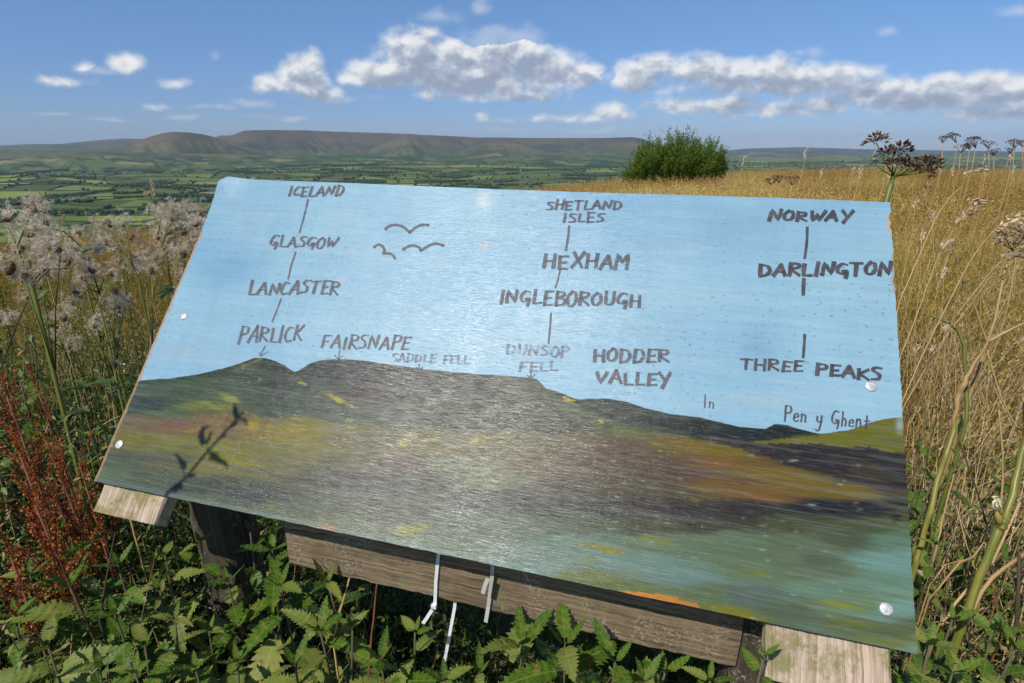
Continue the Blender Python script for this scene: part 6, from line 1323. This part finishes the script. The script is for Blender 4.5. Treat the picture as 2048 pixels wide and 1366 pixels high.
stalk('grass stalk with a clubbed pale head beside the top right corner of the board', [(1800, 600), (1835, 520), (1870, 440), (1900, 395), (1925, 372)], 1.1, [([(1915, 450), (1925, 432), (1945, 420), (1958, 403)], 9), ([(1930, 404), (1948, 398), (1970, 404)], 8), ([(1928, 350), (1942, 342), (1955, 336), (1975, 340)], 7)], .0014, seed=2)
stalk('grass stalk leaning right with a fallen seed tuft low on it', [(1802, 710), (1830, 640), (1870, 530), (1905, 460)], 1.2, [([(1878, 505), (1885, 490), (1900, 485)], 8)], .0012, seed=3)
stalk('straight dry grass stalk crossing to the upper right from the lower board edge', [(1806, 815), (1880, 690), (1940, 610), (2000, 525)], 1.25, [([(1995, 530), (2010, 505), (2030, 512)], 5)], .0012, seed=4)
stalk('pale grass stalk with a head drooping over the right edge', [(1905, 640), (1960, 570), (2005, 520), (2040, 512)], 1.2, [([(2004, 514), (2030, 510), (2055, 518)], 9)], .0011, seed=5)
stalk('plantain stalk with a thin dark head beside the board corner', [(1842, 500), (1846, 450), (1850, 400), (1852, 384)], 1.2, [([(1851, 392), (1853, 380), (1857, 368)], 6)], .0010, seed=6, hb=.0, mat='stalk')
stalk('thin twin headed grass stalk standing up against the valley at left', [(305, 600), (302, 480), (303, 420), (306, 400), (303, 385)], 1.5, [([(286, 398), (292, 386), (303, 378)], 4.5), ([(308, 392), (306, 376), (303, 358)], 4.5)], .0010, seed=7)
stalk('arched grass stalk with a long drooping head among the left thistles', [(290, 560), (305, 520), (325, 497), (350, 487), (372, 492)], 1.35, [([(335, 490), (352, 487), (368, 490), (380, 499)], 4.0)], .0011, seed=8)
stalk('grass stalk arching left over the browner thistle', [(190, 560), (180, 510), (160, 480), (135, 468)], 1.5, [([(160, 474), (140, 468), (118, 478)], 3.6)], .0010, seed=9)
stalk('leaning grass stalk ending in a pale head near the left edge thistle', [(80, 500), (100, 462), (118, 445)], 1.2, [([(108, 455), (122, 442), (134, 430)], 5)], .0012, seed=10)
stalk('dry grass stalk with buff florets left of the lower board edge', [(240, 900), (225, 800), (232, 740), (245, 715)], 1.3, [([(222, 712), (232, 722), (245, 730), (250, 742)], 5)], .0011, seed=11)
stalk('pale bent straw lying toward the board edge at left', [(205, 850), (222, 840), (240, 832)], 1.2, [], .0012, seed=12)
rgs = np.random.RandomState(8)
ORD = 'first second third fourth fifth sixth seventh eighth ninth tenth eleventh twelfth thirteenth fourteenth fifteenth sixteenth seventeenth eighteenth'.split()
PXS = sorted(rgs.uniform(1480, 2040, 18)) + sorted(rgs.uniform(1815, 2040, 8))
for k in range(26):
    px = PXS[k]; py0 = rgs.uniform(300, 345) if k < 18 else rgs.uniform(400, 700); dep = rgs.uniform(2.2, 5) if k < 18 else rgs.uniform(1.4, 2.2)
    h = rgs.uniform(60, 110) * (1 if k < 18 else 1.8); ln = rgs.uniform(-12, 25); sd = 'left' if ln < 5 else 'right'
    stalk(('%s pale grass stem from the left rising over the golden skyline' % ORD[k]) if k < 18 else ('%s loose grass stem from the board edge in the near golden grass' % ORD[k - 18]), [(px - ln, py0 + h), (px - ln * .3, py0 + h * .5), (px, py0 + 8)], dep, [([(px - .05 * ln, py0 + 14), (px, py0 + 6), (px + ln * .15 + 2, py0 - 6)], 3.2 if k < 18 else 4.5)], .0011 * (1.5 if k < 18 else 1), seed=100 + k, hb=.7)

# ------------------------------------------------------------------ snail on the hogweed stem
def snail():
    c = at(1991, 1006, .885); e = empty('snail', c, 'small cream snail with dark spiral bands resting on the hogweed joint', 'snail'); mb = MB(); fw = cF; x = cR; y = cU
    turns = 2.6; n = 46; pts = []; rad = []
    for i in range(n):
        t = i / (n - 1); a = -t * turns * 2 * math.pi + 2.2; r = .0072 * (1 - t) ** 1.15; pts.append(c + x * math.cos(a) * r * .8 + y * math.sin(a) * r - fw * .0045 * t); rad.append(max(.0003, .0050 * (1 - t) ** 1.05))
    n8 = 10; mb.tube(pts, rad, n8, 0, 0.5)
    t = NT('snail_shell'); f = t.attr('ring'); s = t.math('FRACT', t.math('MULTIPLY', f, 4.0)); col = t.mix(t.map(t.math('ABSOLUTE', t.math('SUBTRACT', s, .5)), .12, .2, 1, 0, True), (0.72, 0.66, 0.40), (0.06, 0.04, 0.03))
    off = np.array(e.location); mb.v = [tuple(np.array(p) - off) for p in mb.v]; me = mb.mesh('shell', t.fin(t.pbsdf(col, .25, .6))); fattr(me, 'ring', [(i % n8) / n8 for i in range(len(mb.v))]); link('shell', me, e)
    mb = MB(); mb.tube([c + x * .005 - y * .008, c - x * .002 - y * .0095, c - x * .007 - y * .005], [.001, .0028, .0012], 7, 0, .5); t = NT('snail_body'); part('body', mb, t.fin(t.pbsdf((.22, .19, .12, 1), .4, .5)), e)
snail()

# ------------------------------------------------------------------ the green bush on the brow
def bush():
    az, _ = azel(1350, 330); D = 24.0; x, y = D * math.sin(az), D * math.cos(az); g = gz(x, y); e = empty('bush', (x, y, g), 'dense green bushy shrub on the brow of the hill behind the sign', 'bush'); rg = np.random.RandomState(4)
    V = []; F = []; A = []; n = 0; mb = MB(); topz = 1.5 + 22 / FPX * D + .02; Hh = topz - g
    W2 = 94 / FPX * D
    for k in range(980):   # upright shoots, longest in the middle
        u = rg.uniform(-1, 1); dd = rg.uniform(-1, 1)
        if u * u + dd * dd > 1: continue
        hh = Hh * (1 - .50 * abs(u - .05) ** 3.0 - .22 * dd * dd) * (rg.uniform(.62, 1.0) + (.05 * rg.rand())) * (.95 + .07 * math.sin(u * 9 + 1)); b = np.array([u * W2 * .55, dd * W2 * .5, 0]); t = np.array([u * W2 * .95 + rg.normal(0, .1), dd * W2 * .9 + rg.normal(0, .1), hh * (1 + .07 * rg.randn())]); m_ = (b + t) / 2 + np.array([u * W2 * .12, 0, hh * .1])
        if k % 6 == 0: mb.tube([b, m_, t], [.02, .012, .004], 4, 0, .5, False)
        for _ in range(56):
            s = rg.uniform(.12, 1) ** .7; p = (b * (1 - s) + t * s) + (m_ - (b + t) / 2) * 4 * s * (1 - s) + rg.normal(0, .045, 3); d = (t - b) / np.linalg.norm(t - b) * .8 + rg.normal(0, .55, 3); d /= np.linalg.norm(d); sd = np.cross(d, rg.normal(0, 1, 3)); sd /= np.linalg.norm(sd); L = rg.uniform(.07, .15); Wd = .014
            V += [p - sd * Wd, p + sd * Wd, p + d * L]; F.append((n, n + 1, n + 2)); A += [rg.uniform(.1, 1) * (.5 + .5 * s)] * 3; n += 3
    me = npmesh('crown', np.array(V), np.array(F), [M['bush']], False); fattr(me, 'bc', A); link('crown', me, e); mb.v = mb.v; link('branches', mb.mesh('branches', M['dark']), e)
bush()
